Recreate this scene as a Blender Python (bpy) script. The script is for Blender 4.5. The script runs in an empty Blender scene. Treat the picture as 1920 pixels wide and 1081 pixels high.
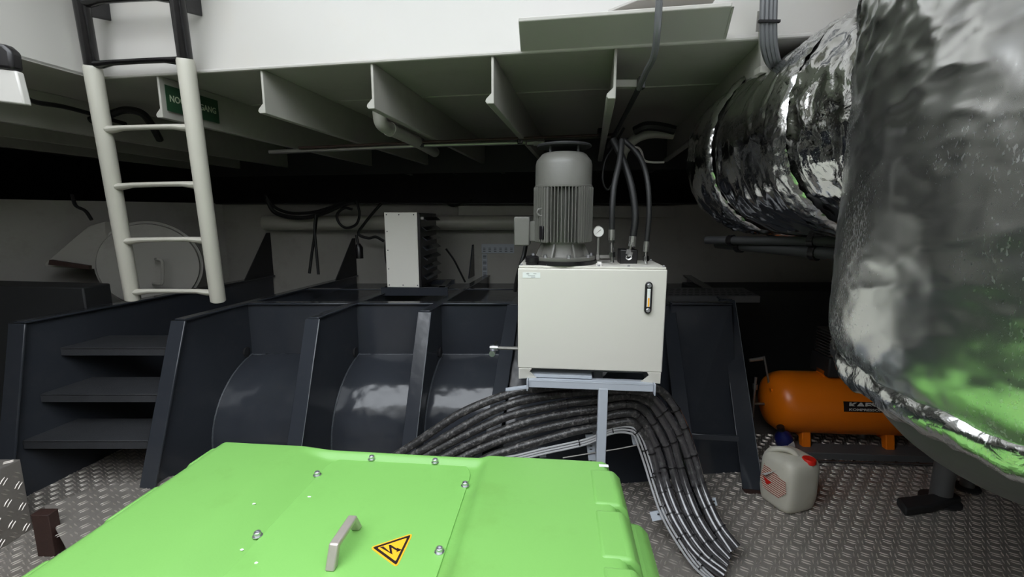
import bpy, math, random
from mathutils import Vector, Matrix, noise

random.seed(7)
# ------------------------------------------------------------------ camera, sky, exposure
SC = bpy.context.scene
COL = SC.collection
FPX, H = 850.0, 1.65
PITCH = math.atan(135.0 / 850.0)
cam_d = bpy.data.cameras.new('camera')
cam_d.sensor_width = 36.0
cam_d.lens = FPX / 1920.0 * 36.0
cam_d.clip_start = 0.02
cam = bpy.data.objects.new('camera', cam_d)
cam.location = (0, 0, H)
cam.rotation_euler = (math.pi / 2 - PITCH, 0, 0)
COL.objects.link(cam)
SC.camera = cam

world = bpy.data.worlds.new('overcast_sky')
SC.world = world
world.use_nodes = True
_bg = world.node_tree.nodes['Background']
_bg.inputs['Color'].default_value = (0.90, 0.95, 1.0, 1)
_bg.inputs['Strength'].default_value = 5.9

SC.view_settings.view_transform = 'Standard'
SC.view_settings.look = 'None'
SC.view_settings.gamma = 1.0
SC.view_settings.use_curve_mapping = False
SC.view_settings.exposure = 0.0

# ------------------------------------------------------------------ pixel helpers (1920x1081 frame)
CP, SP = math.cos(PITCH), math.sin(PITCH)
def ray(px, py):
    dx = (px - 960.0) / FPX; dy = (py - 540.5) / FPX
    return Vector((dx, CP - dy * SP, -SP - dy * CP))
def at(px, py, Y):
    d = ray(px, py); t = Y / d.y
    return Vector((d.x * t, Y, H + d.z * t))
def atz(px, py, z):
    d = ray(px, py); t = (z - H) / d.z
    return Vector((d.x * t, d.y * t, z))
def atpl(px, py, P0, n):
    d = ray(px, py); O = Vector((0, 0, H))
    t = (Vector(P0) - O).dot(n) / d.dot(n)
    return O + d * t

# room axes: deck beams and webs run along U, hatch side along V
UV = Vector((145.0, 850.0, 0)).normalized()
VV = Vector((UV.y, -UV.x, 0))
ROOM_YAW = math.atan2(-UV.x, UV.y)
def RW(a, b, z):
    p = VV * a + UV * b
    return Vector((p.x, p.y, z))

# ------------------------------------------------------------------ materials
def lin(c):
    c /= 255.0
    return c / 12.92 if c <= 0.04045 else ((c + 0.055) / 1.055) ** 2.4
def rgb(r, g, b):
    return (lin(r), lin(g), lin(b), 1.0)
MATS = {}
def mat(name, col, rough=0.5, metal=0.0, var=0.12, vscale=3.0, bump=0.0, bscale=40.0, rvar=0.0, dirt=None, dirt_scale=4.0, dirt_amt=0.3, coat=0.0, spec=0.5, stretch=None):
    m = bpy.data.materials.new(name); m.use_nodes = True
    nt = m.node_tree; N = nt.nodes; L = nt.links
    bs = N['Principled BSDF']
    bs.inputs['Roughness'].default_value = rough
    bs.inputs['Metallic'].default_value = metal
    bs.inputs['Specular IOR Level'].default_value = spec
    bs.inputs['Coat Weight'].default_value = coat
    tc = N.new('ShaderNodeTexCoord')
    src = tc.outputs['Object']
    if stretch:
        mp = N.new('ShaderNodeMapping'); mp.inputs['Scale'].default_value = stretch
        L.new(src, mp.inputs['Vector']); src = mp.outputs['Vector']
    n1 = N.new('ShaderNodeTexNoise'); n1.inputs['Scale'].default_value = vscale; n1.inputs['Detail'].default_value = 6
    L.new(src, n1.inputs['Vector'])
    mx = N.new('ShaderNodeMix'); mx.data_type = 'RGBA'
    mx.inputs['A'].default_value = tuple(c * (1 - var) for c in col[:3]) + (1,)
    mx.inputs['B'].default_value = tuple(min(1, c * (1 + var)) for c in col[:3]) + (1,)
    L.new(n1.outputs['Fac'], mx.inputs['Factor'])
    out = mx.outputs['Result']
    if dirt is not None:
        n2 = N.new('ShaderNodeTexNoise'); n2.inputs['Scale'].default_value = dirt_scale; n2.inputs['Detail'].default_value = 8
        n2.inputs['Roughness'].default_value = 0.7
        L.new(src, n2.inputs['Vector'])
        rp = N.new('ShaderNodeMapRange'); rp.inputs['From Min'].default_value = 0.52; rp.inputs['From Max'].default_value = 0.72
        rp.inputs['To Max'].default_value = dirt_amt
        L.new(n2.outputs['Fac'], rp.inputs['Value'])
        m2 = N.new('ShaderNodeMix'); m2.data_type = 'RGBA'
        L.new(out, m2.inputs['A']); m2.inputs['B'].default_value = dirt
        L.new(rp.outputs['Result'], m2.inputs['Factor']); out = m2.outputs['Result']
    L.new(out, bs.inputs['Base Color'])
    if rvar:
        n3 = N.new('ShaderNodeTexNoise'); n3.inputs['Scale'].default_value = vscale * 2.3; n3.inputs['Detail'].default_value = 4
        L.new(src, n3.inputs['Vector'])
        r3 = N.new('ShaderNodeMapRange'); r3.inputs['To Min'].default_value = max(0.02, rough - rvar); r3.inputs['To Max'].default_value = rough + rvar
        L.new(n3.outputs['Fac'], r3.inputs['Value']); L.new(r3.outputs['Result'], bs.inputs['Roughness'])
    if bump:
        nb = N.new('ShaderNodeTexNoise'); nb.inputs['Scale'].default_value = bscale; nb.inputs['Detail'].default_value = 1.5
        L.new(src, nb.inputs['Vector'])
        bp = N.new('ShaderNodeBump'); bp.inputs['Strength'].default_value = bump; bp.inputs['Distance'].default_value = 0.01
        L.new(nb.outputs['Fac'], bp.inputs['Height']); L.new(bp.outputs['Normal'], bs.inputs['Normal'])
    MATS[name] = m
    return m

M_WHITE = mat('white_hatch_paint', rgb(186, 183, 178), 0.32, var=0.04, vscale=1.5, bump=0.05, bscale=9, dirt=rgb(190, 170, 140), dirt_scale=1.2, dirt_amt=0.12, rvar=0.06)
M_DECK = mat('cream_deck_paint', rgb(160, 158, 150), 0.45, var=0.06, vscale=2, bump=0.08, bscale=25, dirt=rgb(110, 105, 90), dirt_amt=0.25)
M_WALL = mat('dull_white_bulkhead_paint', rgb(166, 163, 155), 0.5, var=0.08, vscale=2.2, bump=0.06, bscale=20, dirt=rgb(120, 115, 100), dirt_amt=0.3)
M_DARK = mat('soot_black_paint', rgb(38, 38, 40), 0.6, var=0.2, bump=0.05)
M_HULL = mat('dark_hull_paint', rgb(44, 45, 46), 0.6, var=0.2)
M_TANK = mat('blue_grey_gloss_paint', rgb(52, 55, 61), 0.15, var=0.12, vscale=4, bump=0.16, bscale=14, rvar=0.06, dirt=rgb(76, 76, 78), dirt_scale=7, dirt_amt=0.15)
M_GLINT = mat('edge_highlight_paint', rgb(120, 124, 128), 0.35, var=0.3, vscale=30)
M_WELD = mat('weld_bead_paint', rgb(74, 78, 84), 0.35, var=0.35, vscale=60, bump=0.4, bscale=120)
M_TREAD = mat('dull_step_paint', rgb(56, 57, 60), 0.6, var=0.25, vscale=12, bump=0.2, bscale=150)
M_GREEN = mat('apple_green_plastic_paint', rgb(117, 172, 88), 0.42, var=0.06, vscale=3, bump=0.03, bscale=180, dirt=rgb(98, 136, 62), dirt_scale=2.0, dirt_amt=0.5)
M_GREEN2 = mat('apple_green_panel_paint', rgb(122, 179, 93), 0.38, var=0.04, vscale=3, bump=0.03, bscale=180, dirt=rgb(96, 142, 66), dirt_scale=5, dirt_amt=0.2)
M_ALU = mat('brushed_aluminium', rgb(186, 178, 170), 0.4, 0.55, var=0.1, vscale=30)
M_ZINC = mat('zinc_plated_steel', rgb(200, 200, 205), 0.3, 0.9, var=0.15, vscale=40)
M_STEEL = mat('worn_steel', rgb(150, 148, 144), 0.4, 0.85, var=0.25, vscale=14)
M_CHROME = mat('bright_steel', rgb(220, 220, 222), 0.16, 1.0, var=0.05)
M_CAB = mat('pebble_grey_powder_coat', rgb(208, 205, 196), 0.42, var=0.02, vscale=1.5, bump=0.02, bscale=300)
M_PANEL = mat('white_heater_panel', rgb(230, 227, 218), 0.45, var=0.02)
M_MOTOR = mat('stone_grey_motor_paint', rgb(100, 99, 94), 0.42, var=0.08, vscale=6, bump=0.04, bscale=60)
M_STAND = mat('light_grey_stand_paint', rgb(176, 182, 190), 0.4, var=0.05, vscale=5)
M_BLACK = mat('black_rubber', rgb(15, 15, 16), 0.55, var=0.2)
M_BLKPL = mat('black_plastic', rgb(22, 20, 22), 0.35, var=0.15)
M_BLKGL = mat('black_gloss_paint', rgb(20, 18, 19), 0.22, var=0.2, bump=0.1, bscale=40)
M_CABLE = mat('dusty_black_cable', rgb(50, 49, 49), 0.36, var=0.3, vscale=8, bump=0.25, bscale=160, dirt=rgb(158, 154, 150), dirt_scale=46, dirt_amt=0.7, rvar=0.1)
M_CABLE2 = mat('film_wrapped_cable', rgb(72, 70, 72), 0.16, 0.25, var=0.3, vscale=12, bump=0.12, bscale=40, rvar=0.05, dirt=rgb(150, 148, 150), dirt_scale=30, dirt_amt=0.4, coat=1.0)
M_GREYC = mat('light_grey_cable', rgb(178, 178, 180), 0.35, var=0.12, vscale=20)
M_MIDC = mat('mid_grey_cable', rgb(92, 93, 95), 0.4, var=0.12, vscale=20)
M_ORANGE = mat('orange_enamel', rgb(238, 122, 18), 0.3, var=0.05, bump=0.03, bscale=60)
M_RED = mat('red_plastic', rgb(214, 34, 22), 0.4, var=0.06)
M_RUST = mat('rusty_brown_steel', rgb(58, 38, 33), 0.6, var=0.35, vscale=18, bump=0.2, bscale=60)
M_YEL = mat('warning_yellow', rgb(250, 176, 40), 0.4, var=0.02)
M_INK = mat('black_print', rgb(30, 16, 16), 0.5, var=0.05)
M_SIGNG = mat('dark_green_sign', rgb(34, 66, 44), 0.45, var=0.05)
M_GLOW = mat('pale_lettering', rgb(176, 186, 160), 0.5, var=0.02)
M_PAPER = mat('white_sticker', rgb(222, 226, 222), 0.45, var=0.03)
M_PALE = mat('pale_print_white', rgb(215, 212, 208), 0.5, var=0.02)
M_BLUE = mat('dark_blue_plastic', rgb(28, 34, 92), 0.35, var=0.2)
M_FLOORM = mat('worn_checker_plate', rgb(146, 140, 134), 0.48, 0.3, var=0.3, vscale=5, bump=0.12, bscale=90, rvar=0.1, dirt=rgb(92, 80, 70), dirt_scale=2.5, dirt_amt=0.5)
M_BAR = mat('polished_tread_bars', rgb(196, 188, 180), 0.34, 0.5, var=0.25, vscale=3)
M_PIPEW = mat('cream_pipe_paint', rgb(180, 177, 166), 0.35, var=0.05, vscale=6)
M_DISH = mat('grey_vessel_paint', rgb(92, 92, 92), 0.4, var=0.12, vscale=5, bump=0.05, bscale=50)

def foil_mat(name, scale, crk, rough, bst=0.35, ridged=False):
    m = bpy.data.materials.new(name); m.use_nodes = True
    nt = m.node_tree; N = nt.nodes; L = nt.links; bs = N['Principled BSDF']
    bs.inputs['Metallic'].default_value = 1.0
    tc = N.new('ShaderNodeTexCoord')
    # dusty speckle and drip marks
    mp = N.new('ShaderNodeMapping'); mp.inputs['Scale'].default_value = (230, 230, 120)
    L.new(tc.outputs['Object'], mp.inputs['Vector'])
    sp = N.new('ShaderNodeTexNoise'); sp.inputs['Scale'].default_value = 1.0; sp.inputs['Detail'].default_value = 3
    L.new(mp.outputs['Vector'], sp.inputs['Vector'])
    big = N.new('ShaderNodeTexNoise'); big.inputs['Scale'].default_value = 3.0; big.inputs['Detail'].default_value = 4
    L.new(tc.outputs['Object'], big.inputs['Vector'])
    mul = N.new('ShaderNodeMath'); mul.operation = 'MULTIPLY'
    L.new(sp.outputs['Fac'], mul.inputs[0]); L.new(big.outputs['Fac'], mul.inputs[1])
    rg = N.new('ShaderNodeMapRange'); rg.inputs['From Min'].default_value = 0.335; rg.inputs['From Max'].default_value = 0.46
    L.new(mul.outputs['Value'], rg.inputs['Value'])
    rr = N.new('ShaderNodeMapRange'); rr.inputs['To Min'].default_value = rough; rr.inputs['To Max'].default_value = rough + 0.22
    L.new(rg.outputs['Result'], rr.inputs['Value']); L.new(rr.outputs['Result'], bs.inputs['Roughness'])
    mx = N.new('ShaderNodeMix'); mx.data_type = 'RGBA'
    mx.inputs['A'].default_value = (0.72, 0.72, 0.72, 1); mx.inputs['B'].default_value = (0.84, 0.85, 0.86, 1)
    L.new(rg.outputs['Result'], mx.inputs['Factor']); L.new(mx.outputs['Result'], bs.inputs['Base Color'])
    nb = N.new('ShaderNodeTexNoise'); nb.inputs['Scale'].default_value = scale; nb.inputs['Detail'].default_value = 5; nb.inputs['Distortion'].default_value = 0.6
    if ridged: nb.noise_type = 'RIDGED_MULTIFRACTAL'; nb.inputs['Detail'].default_value = 1.5
    L.new(tc.outputs['Object'], nb.inputs['Vector'])
    vo = N.new('ShaderNodeTexVoronoi'); vo.feature = 'DISTANCE_TO_EDGE'; vo.inputs['Scale'].default_value = scale * 1.3
    L.new(tc.outputs['Object'], vo.inputs['Vector'])
    ad = N.new('ShaderNodeMath'); ad.operation = 'MULTIPLY_ADD'; ad.inputs[1].default_value = crk
    L.new(vo.outputs['Distance'], ad.inputs[0]); L.new(nb.outputs['Fac'], ad.inputs[2])
    bp = N.new('ShaderNodeBump'); bp.inputs['Strength'].default_value = bst; bp.inputs['Distance'].default_value = 0.02
    L.new(ad.outputs['Value'], bp.inputs['Height']); L.new(bp.outputs['Normal'], bs.inputs['Normal'])
    return m
M_FOIL = foil_mat('aluminium_foil_wrap', 2.6, 0.0, 0.26, 0.16, True)
M_FOILC = foil_mat('crinkled_foil_tape', 16.0, 0.6, 0.2, 0.3)
M_FOILP = foil_mat('foil_pipe_wrap', 9.0, 0.3, 0.11)

def can_mat():
    m = mat('milky_plastic', rgb(206, 202, 188), 0.35, var=0.05, vscale=6, dirt=rgb(150, 140, 120), dirt_scale=5, dirt_amt=0.3)
    bs = m.node_tree.nodes['Principled BSDF']
    bs.inputs['Subsurface Weight'].default_value = 0.25
    bs.inputs['Subsurface Radius'].default_value = (0.05, 0.05, 0.04)
    return m
M_CAN = can_mat()
def label_print_mat():
    m = bpy.data.materials.new('torn_label_print'); m.use_nodes = True
    nt = m.node_tree; N = nt.nodes; L = nt.links; bs = N['Principled BSDF']; bs.inputs['Roughness'].default_value = 0.5
    tc = N.new('ShaderNodeTexCoord')
    w = N.new('ShaderNodeTexWave'); w.bands_direction = 'Z'; w.inputs['Scale'].default_value = 26; w.inputs['Distortion'].default_value = 1.5
    L.new(tc.outputs['Object'], w.inputs['Vector'])
    r = N.new('ShaderNodeValToRGB')
    r.color_ramp.elements[0].color = rgb(226, 214, 196); r.color_ramp.elements[0].position = 0.45
    r.color_ramp.elements[1].color = rgb(150, 66, 56); r.color_ramp.elements[1].position = 0.6
    L.new(w.outputs['Fac'], r.inputs['Fac']); L.new(r.outputs['Color'], bs.inputs['Base Color'])
    return m
M_LABEL = label_print_mat()

# ------------------------------------------------------------------ mesh helpers
class B:
    def __init__(s): s.v = []; s.f = []
    def add(s, vs, fs):
        o = len(s.v); s.v += [Vector(v) for v in vs]; s.f += [tuple(i + o for i in f) for f in fs]; return s
    def box(s, c, d, M=None):
        x, y, z = d[0] / 2, d[1] / 2, d[2] / 2
        vs = [Vector(p) for p in ((-x,-y,-z),(x,-y,-z),(x,y,-z),(-x,y,-z),(-x,-y,z),(x,-y,z),(x,y,z),(-x,y,z))]
        if M is not None: vs = [M @ v for v in vs]
        vs = [v + Vector(c) for v in vs]
        return s.add(vs, [(0,3,2,1),(4,5,6,7),(0,1,5,4),(1,2,6,5),(2,3,7,6),(3,0,4,7)])
    def prism(s, pts, ext):
        pts = [Vector(p) for p in pts]; ext = Vector(ext); n = len(pts)
        nn = Vector((0, 0, 0))
        for i in range(n): nn += pts[i].cross(pts[(i + 1) % n])
        if nn.dot(ext) > 0: pts = pts[::-1]
        vs = pts + [p + ext for p in pts]
        fs = [tuple(range(n)), tuple(range(2 * n - 1, n - 1, -1))]
        fs += [(i, i + n, (i + 1) % n + n, (i + 1) % n) for i in range(n)]
        return s.add(vs, fs)
    def tube(s, path, r, n=10, caps=True, ell=None):
        path = [Vector(p) for p in path]; m = len(path)
        rs = r if isinstance(r, (list, tuple)) else [r] * m
        T = [(path[min(i + 1, m - 1)] - path[max(i - 1, 0)]).normalized() for i in range(m)]
        up = Vector((0, 0, 1)) if abs(T[0].z) < 0.9 else Vector((1, 0, 0))
        A = T[0].cross(up).normalized()
        vs = []
        for i in range(m):
            A = (A - T[i] * A.dot(T[i])).normalized(); Bv = T[i].cross(A)
            for k in range(n):
                t = 2 * math.pi * k / n
                vs.append(path[i] + (A * math.cos(t) + Bv * math.sin(t) * (ell or 1)) * rs[i])
        fs = [(i*n+k, i*n+(k+1)%n, (i+1)*n+(k+1)%n, (i+1)*n+k) for i in range(m-1) for k in range(n)]
        if caps: fs += [tuple(range(n - 1, -1, -1)), tuple((m - 1) * n + k for k in range(n))]
        return s.add(vs, fs)
    def lathe(s, prof, c=(0,0,0), n=32, M=None, caps=True):
        c = Vector(c); vs = []; m = len(prof)
        for r, z in prof:
            for k in range(n):
                t = 2 * math.pi * k / n; p = Vector((r * math.cos(t), r * math.sin(t), z))
                if M is not None: p = M @ p
                vs.append(p + c)
        fs = [(i*n+k, i*n+(k+1)%n, (i+1)*n+(k+1)%n, (i+1)*n+k) for i in range(m-1) for k in range(n)]
        if caps: fs += [tuple(range(n - 1, -1, -1)), tuple((m - 1) * n + k for k in range(n))]
        return s.add(vs, fs)
    def loft(s, rings, caps=True):
        n = len(rings[0]); m = len(rings); vs = [p for r in rings for p in r]
        fs = [(i*n+k, i*n+(k+1)%n, (i+1)*n+(k+1)%n, (i+1)*n+k) for i in range(m-1) for k in range(n)]
        if caps: fs += [tuple(range(n - 1, -1, -1)), tuple((m - 1) * n + k for k in range(n))]
        return s.add(vs, fs)
    def grid(s, fn, nu, nv):
        vs = [fn(i / nu, j / nv) for j in range(nv + 1) for i in range(nu + 1)]
        fs = [(j*(nu+1)+i, j*(nu+1)+i+1, (j+1)*(nu+1)+i+1, (j+1)*(nu+1)+i) for j in range(nv) for i in range(nu)]
        return s.add(vs, fs)

MW = {}
def finish(me, sharp=35):
    me.validate(); me.update()
    for p in me.polygons: p.use_smooth = True
    me.set_sharp_from_angle(angle=math.radians(sharp))
def build(b, name, m, parent=None, world=True, bevel=0.0, sharp=35, label=None, stuff=False, seg=2):
    """one mesh object; world=True: verts given in world space"""
    me = bpy.data.meshes.new(name)
    if parent is not None:
        vs = [MW[parent.name].inverted() @ v for v in b.v] if world else b.v
        loc = None
    else:
        xs = [v.x for v in b.v]; ys = [v.y for v in b.v]; zs = [v.z for v in b.v]
        loc = Vector(((min(xs) + max(xs)) / 2, (min(ys) + max(ys)) / 2, min(zs)))
        vs = [v - loc for v in b.v]
    me.from_pydata([tuple(v) for v in vs], [], b.f)
    finish(me, sharp)
    me.materials.append(m)
    o = bpy.data.objects.new(name, me); COL.objects.link(o)
    if parent is not None:
        o.parent = parent; MW[o.name] = MW[parent.name]
    else:
        o.location = loc; MW[o.name] = Matrix.Translation(loc)
    if bevel:
        md = o.modifiers.new('bevel', 'BEVEL'); md.width = bevel; md.segments = seg; md.limit_method = 'ANGLE'; md.angle_limit = math.radians(40)
    if label: o['label'] = label
    if stuff: o['kind'] = 'stuff'
    return o
def tag(o, label, cat, group=None):
    o['label'] = label; o['category'] = cat
    if group: o['group'] = group
    return o
def thing(name, label, cat, loc=(0,0,0), yaw=0.0, group=None):
    o = bpy.data.objects.new(name, None); COL.objects.link(o)
    o.empty_display_size = 0.1
    o.location = loc; o.rotation_euler = (0, 0, yaw)
    MW[o.name] = Matrix.Translation(Vector(loc)) @ Matrix.Rotation(yaw, 4, 'Z')
    return tag(o, label, cat, group)
def struct(o):
    o['kind'] = 'structure'; return o
def inst(src, parent, M, name=None):
    """copy of a part; M is a matrix in the parent's local space"""
    o = src.copy(); COL.objects.link(o); o.parent = parent
    o.matrix_local = M
    MW[o.name] = MW[parent.name] @ M
    return o
def crom(pts, n=8):
    P = [Vector(p) for p in pts]; P = [P[0] * 2 - P[1]] + P + [P[-1] * 2 - P[-2]]; out = []
    for i in range(1, len(P) - 2):
        for k in range(n):
            t = k / n; a, b, c, d = P[i-1], P[i], P[i+1], P[i+2]
            out.append(0.5 * ((2*b) + (c-a)*t + (2*a-5*b+4*c-d)*t*t + (-a+3*b-3*c+d)*t**3))
    out.append(P[-2]); return out
def align(p, d, up=Vector((0, 0, 1))):
    d = Vector(d).normalized()
    q = d.to_track_quat('Z', 'Y')
    return Matrix.Translation(p) @ q.to_matrix().to_4x4()
def basis(o, x, y):
    x = Vector(x).normalized(); z = x.cross(Vector(y)).normalized(); y = z.cross(x)
    M = Matrix((x, y, z)).transposed().to_4x4(); M.translation = Vector(o); return M
def text(name, body, size, m, parent, Mworld, depth=0.0006, bold=0.0, sx=1.0, label=None):
    cu = bpy.data.curves.new(name, 'FONT'); cu.body = body; cu.size = size; cu.extrude = depth; cu.offset = bold
    cu.align_x = 'CENTER'; cu.align_y = 'CENTER'; cu.resolution_u = 3
    t = bpy.data.objects.new('tmp_text', cu); COL.objects.link(t)
    bpy.context.view_layer.update()
    me = bpy.data.meshes.new_from_object(t.evaluated_get(bpy.context.evaluated_depsgraph_get()))
    bpy.data.objects.remove(t); bpy.data.curves.remove(cu)
    M = MW[parent.name].inverted() @ Mworld @ Matrix.Diagonal((sx, 1, 1, 1))
    me.transform(M); me.name = name; me.materials.clear(); me.materials.append(m)
    o = bpy.data.objects.new(name, me); COL.objects.link(o); o.parent = parent; MW[o.name] = MW[parent.name]
    if label: o['label'] = label
    return o
def fbm(p, o=3):
    return noise.fractal(Vector(p), 1.0, 2.0, o)

# ------------------------------------------------------------------ the room shell
ZC = 2.34          # underside of deck
B0 = 2.05          # hatch side (along U)
AL, AR, BB = -2.50, 2.2, -1.7
XL, XR, YB, YF = -5.2, 4.4, -2.6, 7.2

b = B(); b.box(((XL+XR)/2, (YB+YF)/2, -0.03), (XR-XL, YF-YB, 0.06))
floor = struct(build(b, 'floor', M_FLOORM)); floor['label'] = 'worn steel checker plate floor'

def treads(region, z, M=None, pitch=0.046, keep=None, rot=0.0):
    """raised bars of a checker plate, in pairs turned crosswise"""
    x0, x1, y0, y1 = region; bb = B()
    nx = int((x1-x0)/pitch); ny = int((y1-y0)/pitch)
    for i in range(nx):
        for j in range(ny):
            cx, cy = x0 + (i+.5)*pitch, y0 + (j+.5)*pitch
            a = math.radians(45 if (i+j) % 2 else -45) + rot
            for s in (-.5, .5):
                ox, oy = -math.sin(a)*s*0.018, math.cos(a)*s*0.018
                c = Vector((cx+ox, cy+oy, z)); 
                if keep and not keep(c): continue
                d = Vector((math.cos(a), math.sin(a), 0)); e = Vector((-d.y, d.x, 0)); u = Vector((0, 0, 0.0032))
                L, w = 0.0205, 0.0042
                vs = [c-d*L, c-e*w, c+d*L, c+e*w, c-d*L*.7+u, c-e*w*.5+u, c+d*L*.7+u, c+e*w*.5+u]
                if M is not None: vs = [M @ v for v in vs]
                bb.add(vs, [(0,1,5,4),(1,2,6,5),(2,3,7,6),(3,0,4,7),(4,5,6,7)])
    return bb
tb = treads((-3.2, 3.3, 1.2, 3.3), 0.0, rot=0.25)
build(tb, 'tread_bar', M_BAR, floor, stuff=True)

# outer walls
def wall(name, p, q, z0, z1, th, m):
    p, q = Vector(p), Vector(q); d = (q - p); n = Vector((-d.y, d.x, 0)).normalized() * th
    bb = B(); bb.prism([(p.x,p.y,z0),(q.x,q.y,z0),(q.x,q.y,z1),(p.x,p.y,z1)], n)
    return struct(build(bb, name, m))
wall('wall_left', (XL, YB, 0), (XL, YF, 0), 0, ZC+0.05, 0.05, M_HULL)
wall('wall_right', (XR, YF, 0), (XR, YB, 0), 0, ZC+0.05, 0.05, M_HULL)
wall('wall_behind_camera', (XR, YB, 0), (XL, YB, 0), 0, ZC+0.05, 0.05, M_WALL)
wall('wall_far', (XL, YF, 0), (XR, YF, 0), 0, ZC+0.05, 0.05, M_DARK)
# half-height white bulkhead behind the tunnel frames
YW = 4.75; ZW = at(700, 381, YW).z
PC = at(430, 520, YW)
bw = wall('wall_back', (PC.x, YW, 0), (XR, YW, 0), 0, ZW, 0.05, M_WALL)
PL2 = Vector((-4.15, 3.42, 0))
wall('wall_back_left', (PL2.x, PL2.y, 0), (PC.x, YW, 0), 0, ZW, 0.05, M_WALL)
wall('wall_side_left', (PL2.x - 0.25, 0.5, 0), (PL2.x, PL2.y, 0), 0, ZW, 0.05, M_HULL)
# stringer shelf along the top of the bulkhead
b = B(); b.box(((PC.x + XR)/2, YW - 0.03, ZW - 0.005), (XR - PC.x, 0.16, 0.014))
struct(build(b, 'trim_1', M_DARK, bevel=0.002))
b = B(); b.box((0.55, YW - 0.05, ZW - 0.085), (2.2, 0.06, 0.12))
struct(build(b, 'trim_2', M_WALL, bevel=0.006))
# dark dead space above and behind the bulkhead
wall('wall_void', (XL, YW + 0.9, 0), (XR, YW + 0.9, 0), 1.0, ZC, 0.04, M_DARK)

# deck (ceiling) in four plates around the hatch
def deck(name, a0, a1, b0, b1):
    bb = B(); bb.prism([RW(a0,b0,ZC), RW(a1,b0,ZC), RW(a1,b1,ZC), RW(a0,b1,ZC)], (0,0,0.012)); return bb
ceil_ = struct(build(deck('', -7, 7, B0, 9), 'ceiling', M_DECK)); ceil_['label'] = 'cream painted underside of the steel deck'
for nm, q in (('ceiling_left', (-7, AL, -6, B0)), ('ceiling_right', (AR, 7, -6, B0)), ('ceiling_behind', (AL, AR, -6, BB))):
    struct(build(deck('', *q), nm, M_DECK))
# weld seam across deck plating
for sb in (0.62,):
    b = B(); b.tube([RW(a*0.1, B0 + sb + random.uniform(-.002,.002), ZC) for a in range(-26, 14)], 0.006, 6)
    build(b, 'weld_seam', M_DECK, ceil_)
# bulb-flat deck beams: each web has a bulb on its lower left edge
BEAM_A = [atpl(px, py, RW(0, B0, 0), UV).dot(VV) for px, py in ((297, 175), (491, 165), (697, 150), (923, 135), (1153, 150), (1430, 110))]
HB = 0.20
def bulb(a, b0, b1, h):
    t = 0.006
    pr = [(-t, 0), (-t, -h + 0.045), (-0.030, -h + 0.022), (-0.034, -h + 0.010), (-0.026, -h), (t, -h), (t, 0)]
    bb = B(); bb.prism([RW(a + x, b0, ZC + z) for x, z in pr], UV * (b1 - b0)); return bb
BEAMS = []
for i, a in enumerate(BEAM_A):
    h = HB if i != 5 else 0.215
    BEAMS.append(build(bulb(a, B0 + 0.004, YW + 0.6, h), 'deck_beam', M_DECK, ceil_, bevel=0.003))
# left of the hatch: beams across
for i in range(3):
    a = AL - 0.55 - i * 0.55
    build(bulb(a, -1.5, YW + 0.2, HB), 'deck_beam', M_DECK, ceil_, bevel=0.003)
# transverse girder far back under the deck
b = B(); b.prism([RW(-4, 4.3, ZC-0.28), RW(3, 4.3, ZC-0.28), RW(3, 4.3, ZC), RW(-4, 4.3, ZC)], UV*0.012)
build(b, 'deck_girder', M_DARK, ceil_)

# hatch coaming: upright white plates round the opening, open to the sky
ZH = 3.25
def coam(name, a0, b0, a1, b1, nrm):
    bb = B(); bb.prism([RW(a0,b0,ZC - 0.002), RW(a1,b1,ZC - 0.002), RW(a1,b1,ZH), RW(a0,b0,ZH)], nrm * 0.014)
    return struct(build(bb, name, M_WHITE))
coam('wall_hatch_front', AL, B0, AR, B0, UV)
coam('wall_hatch_left', AL, BB, AL, B0, -VV)
coam('wall_hatch_right', AR, BB, AR, B0, VV)
coam('wall_hatch_behind', AL, BB, AR, BB, -UV)
# unseen slabs added over the opening's front and right to cut sky light
def cover(name, a0, a1, b0, b1):
    bb = B(); bb.prism([RW(a0,b0,ZH), RW(a1,b0,ZH), RW(a1,b1,ZH), RW(a0,b1,ZH)], (0,0,0.05))
    return struct(build(bb, name, M_WALL))
cover('ceiling_sky_block_front', AL - .05, AR + .05, 1.30, B0 + .05)
cover('ceiling_sky_block_right', 1.25, AR + .05, BB - .05, 1.295)
# rounded lower lip of the coaming
b = B(); b.tube([RW(AL, B0 - 0.004, ZC + 0.002), RW(AR, B0 - 0.004, ZC + 0.002)], 0.009, 8)
struct(build(b, 'trim_3', M_WHITE))
# short stringer lug high on the coaming and the slanted closing plate
p0, p1 = atpl(1165, 6, RW(0, B0 - .08, 0), UV), atpl(1345, -6, RW(0, B0 - .08, 0), UV)
b = B(); b.prism([RW(p0.dot(VV)-0.05, B0, p0.z), RW(p0.dot(VV)+0.06, B0-0.09, p0.z), RW(p1.dot(VV), B0-0.09, p0.z), RW(p1.dot(VV), B0, p0.z)], (0, 0, 0.012))
struct(build(b, 'trim_4', M_WHITE, bevel=0.003))
fl, fr = atpl(976, 108, RW(0, B0-.006, 0), UV), atpl(1356, 85, RW(0, B0-.006, 0), UV)
nz, nb = ZC + 0.095, B0 - 0.21
nl, nr = atpl(972, 40, RW(0, nb, 0), UV), atpl(1372, 13, RW(0, nb, 0), UV)
b = B(); b.prism([RW(fl.dot(VV), B0-.004, ZC), RW(fr.dot(VV), B0-.004, ZC), RW(nr.dot(VV), nb, nl.z*.5+nr.z*.5), RW(nl.dot(VV), nb, nl.z*.5+nr.z*.5)], (0, -0.004, 0.014))
struct(build(b, 'trim_5', M_WHITE, bevel=0.003))
b = B(); b.prism([RW(fr.dot(VV), B0-.004, ZC+.0), RW(nr.dot(VV), nb, (nl.z+nr.z)/2), RW(nr.dot(VV)+.01, B0-.004, (nl.z+nr.z)/2)], VV * 0.01)
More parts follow.
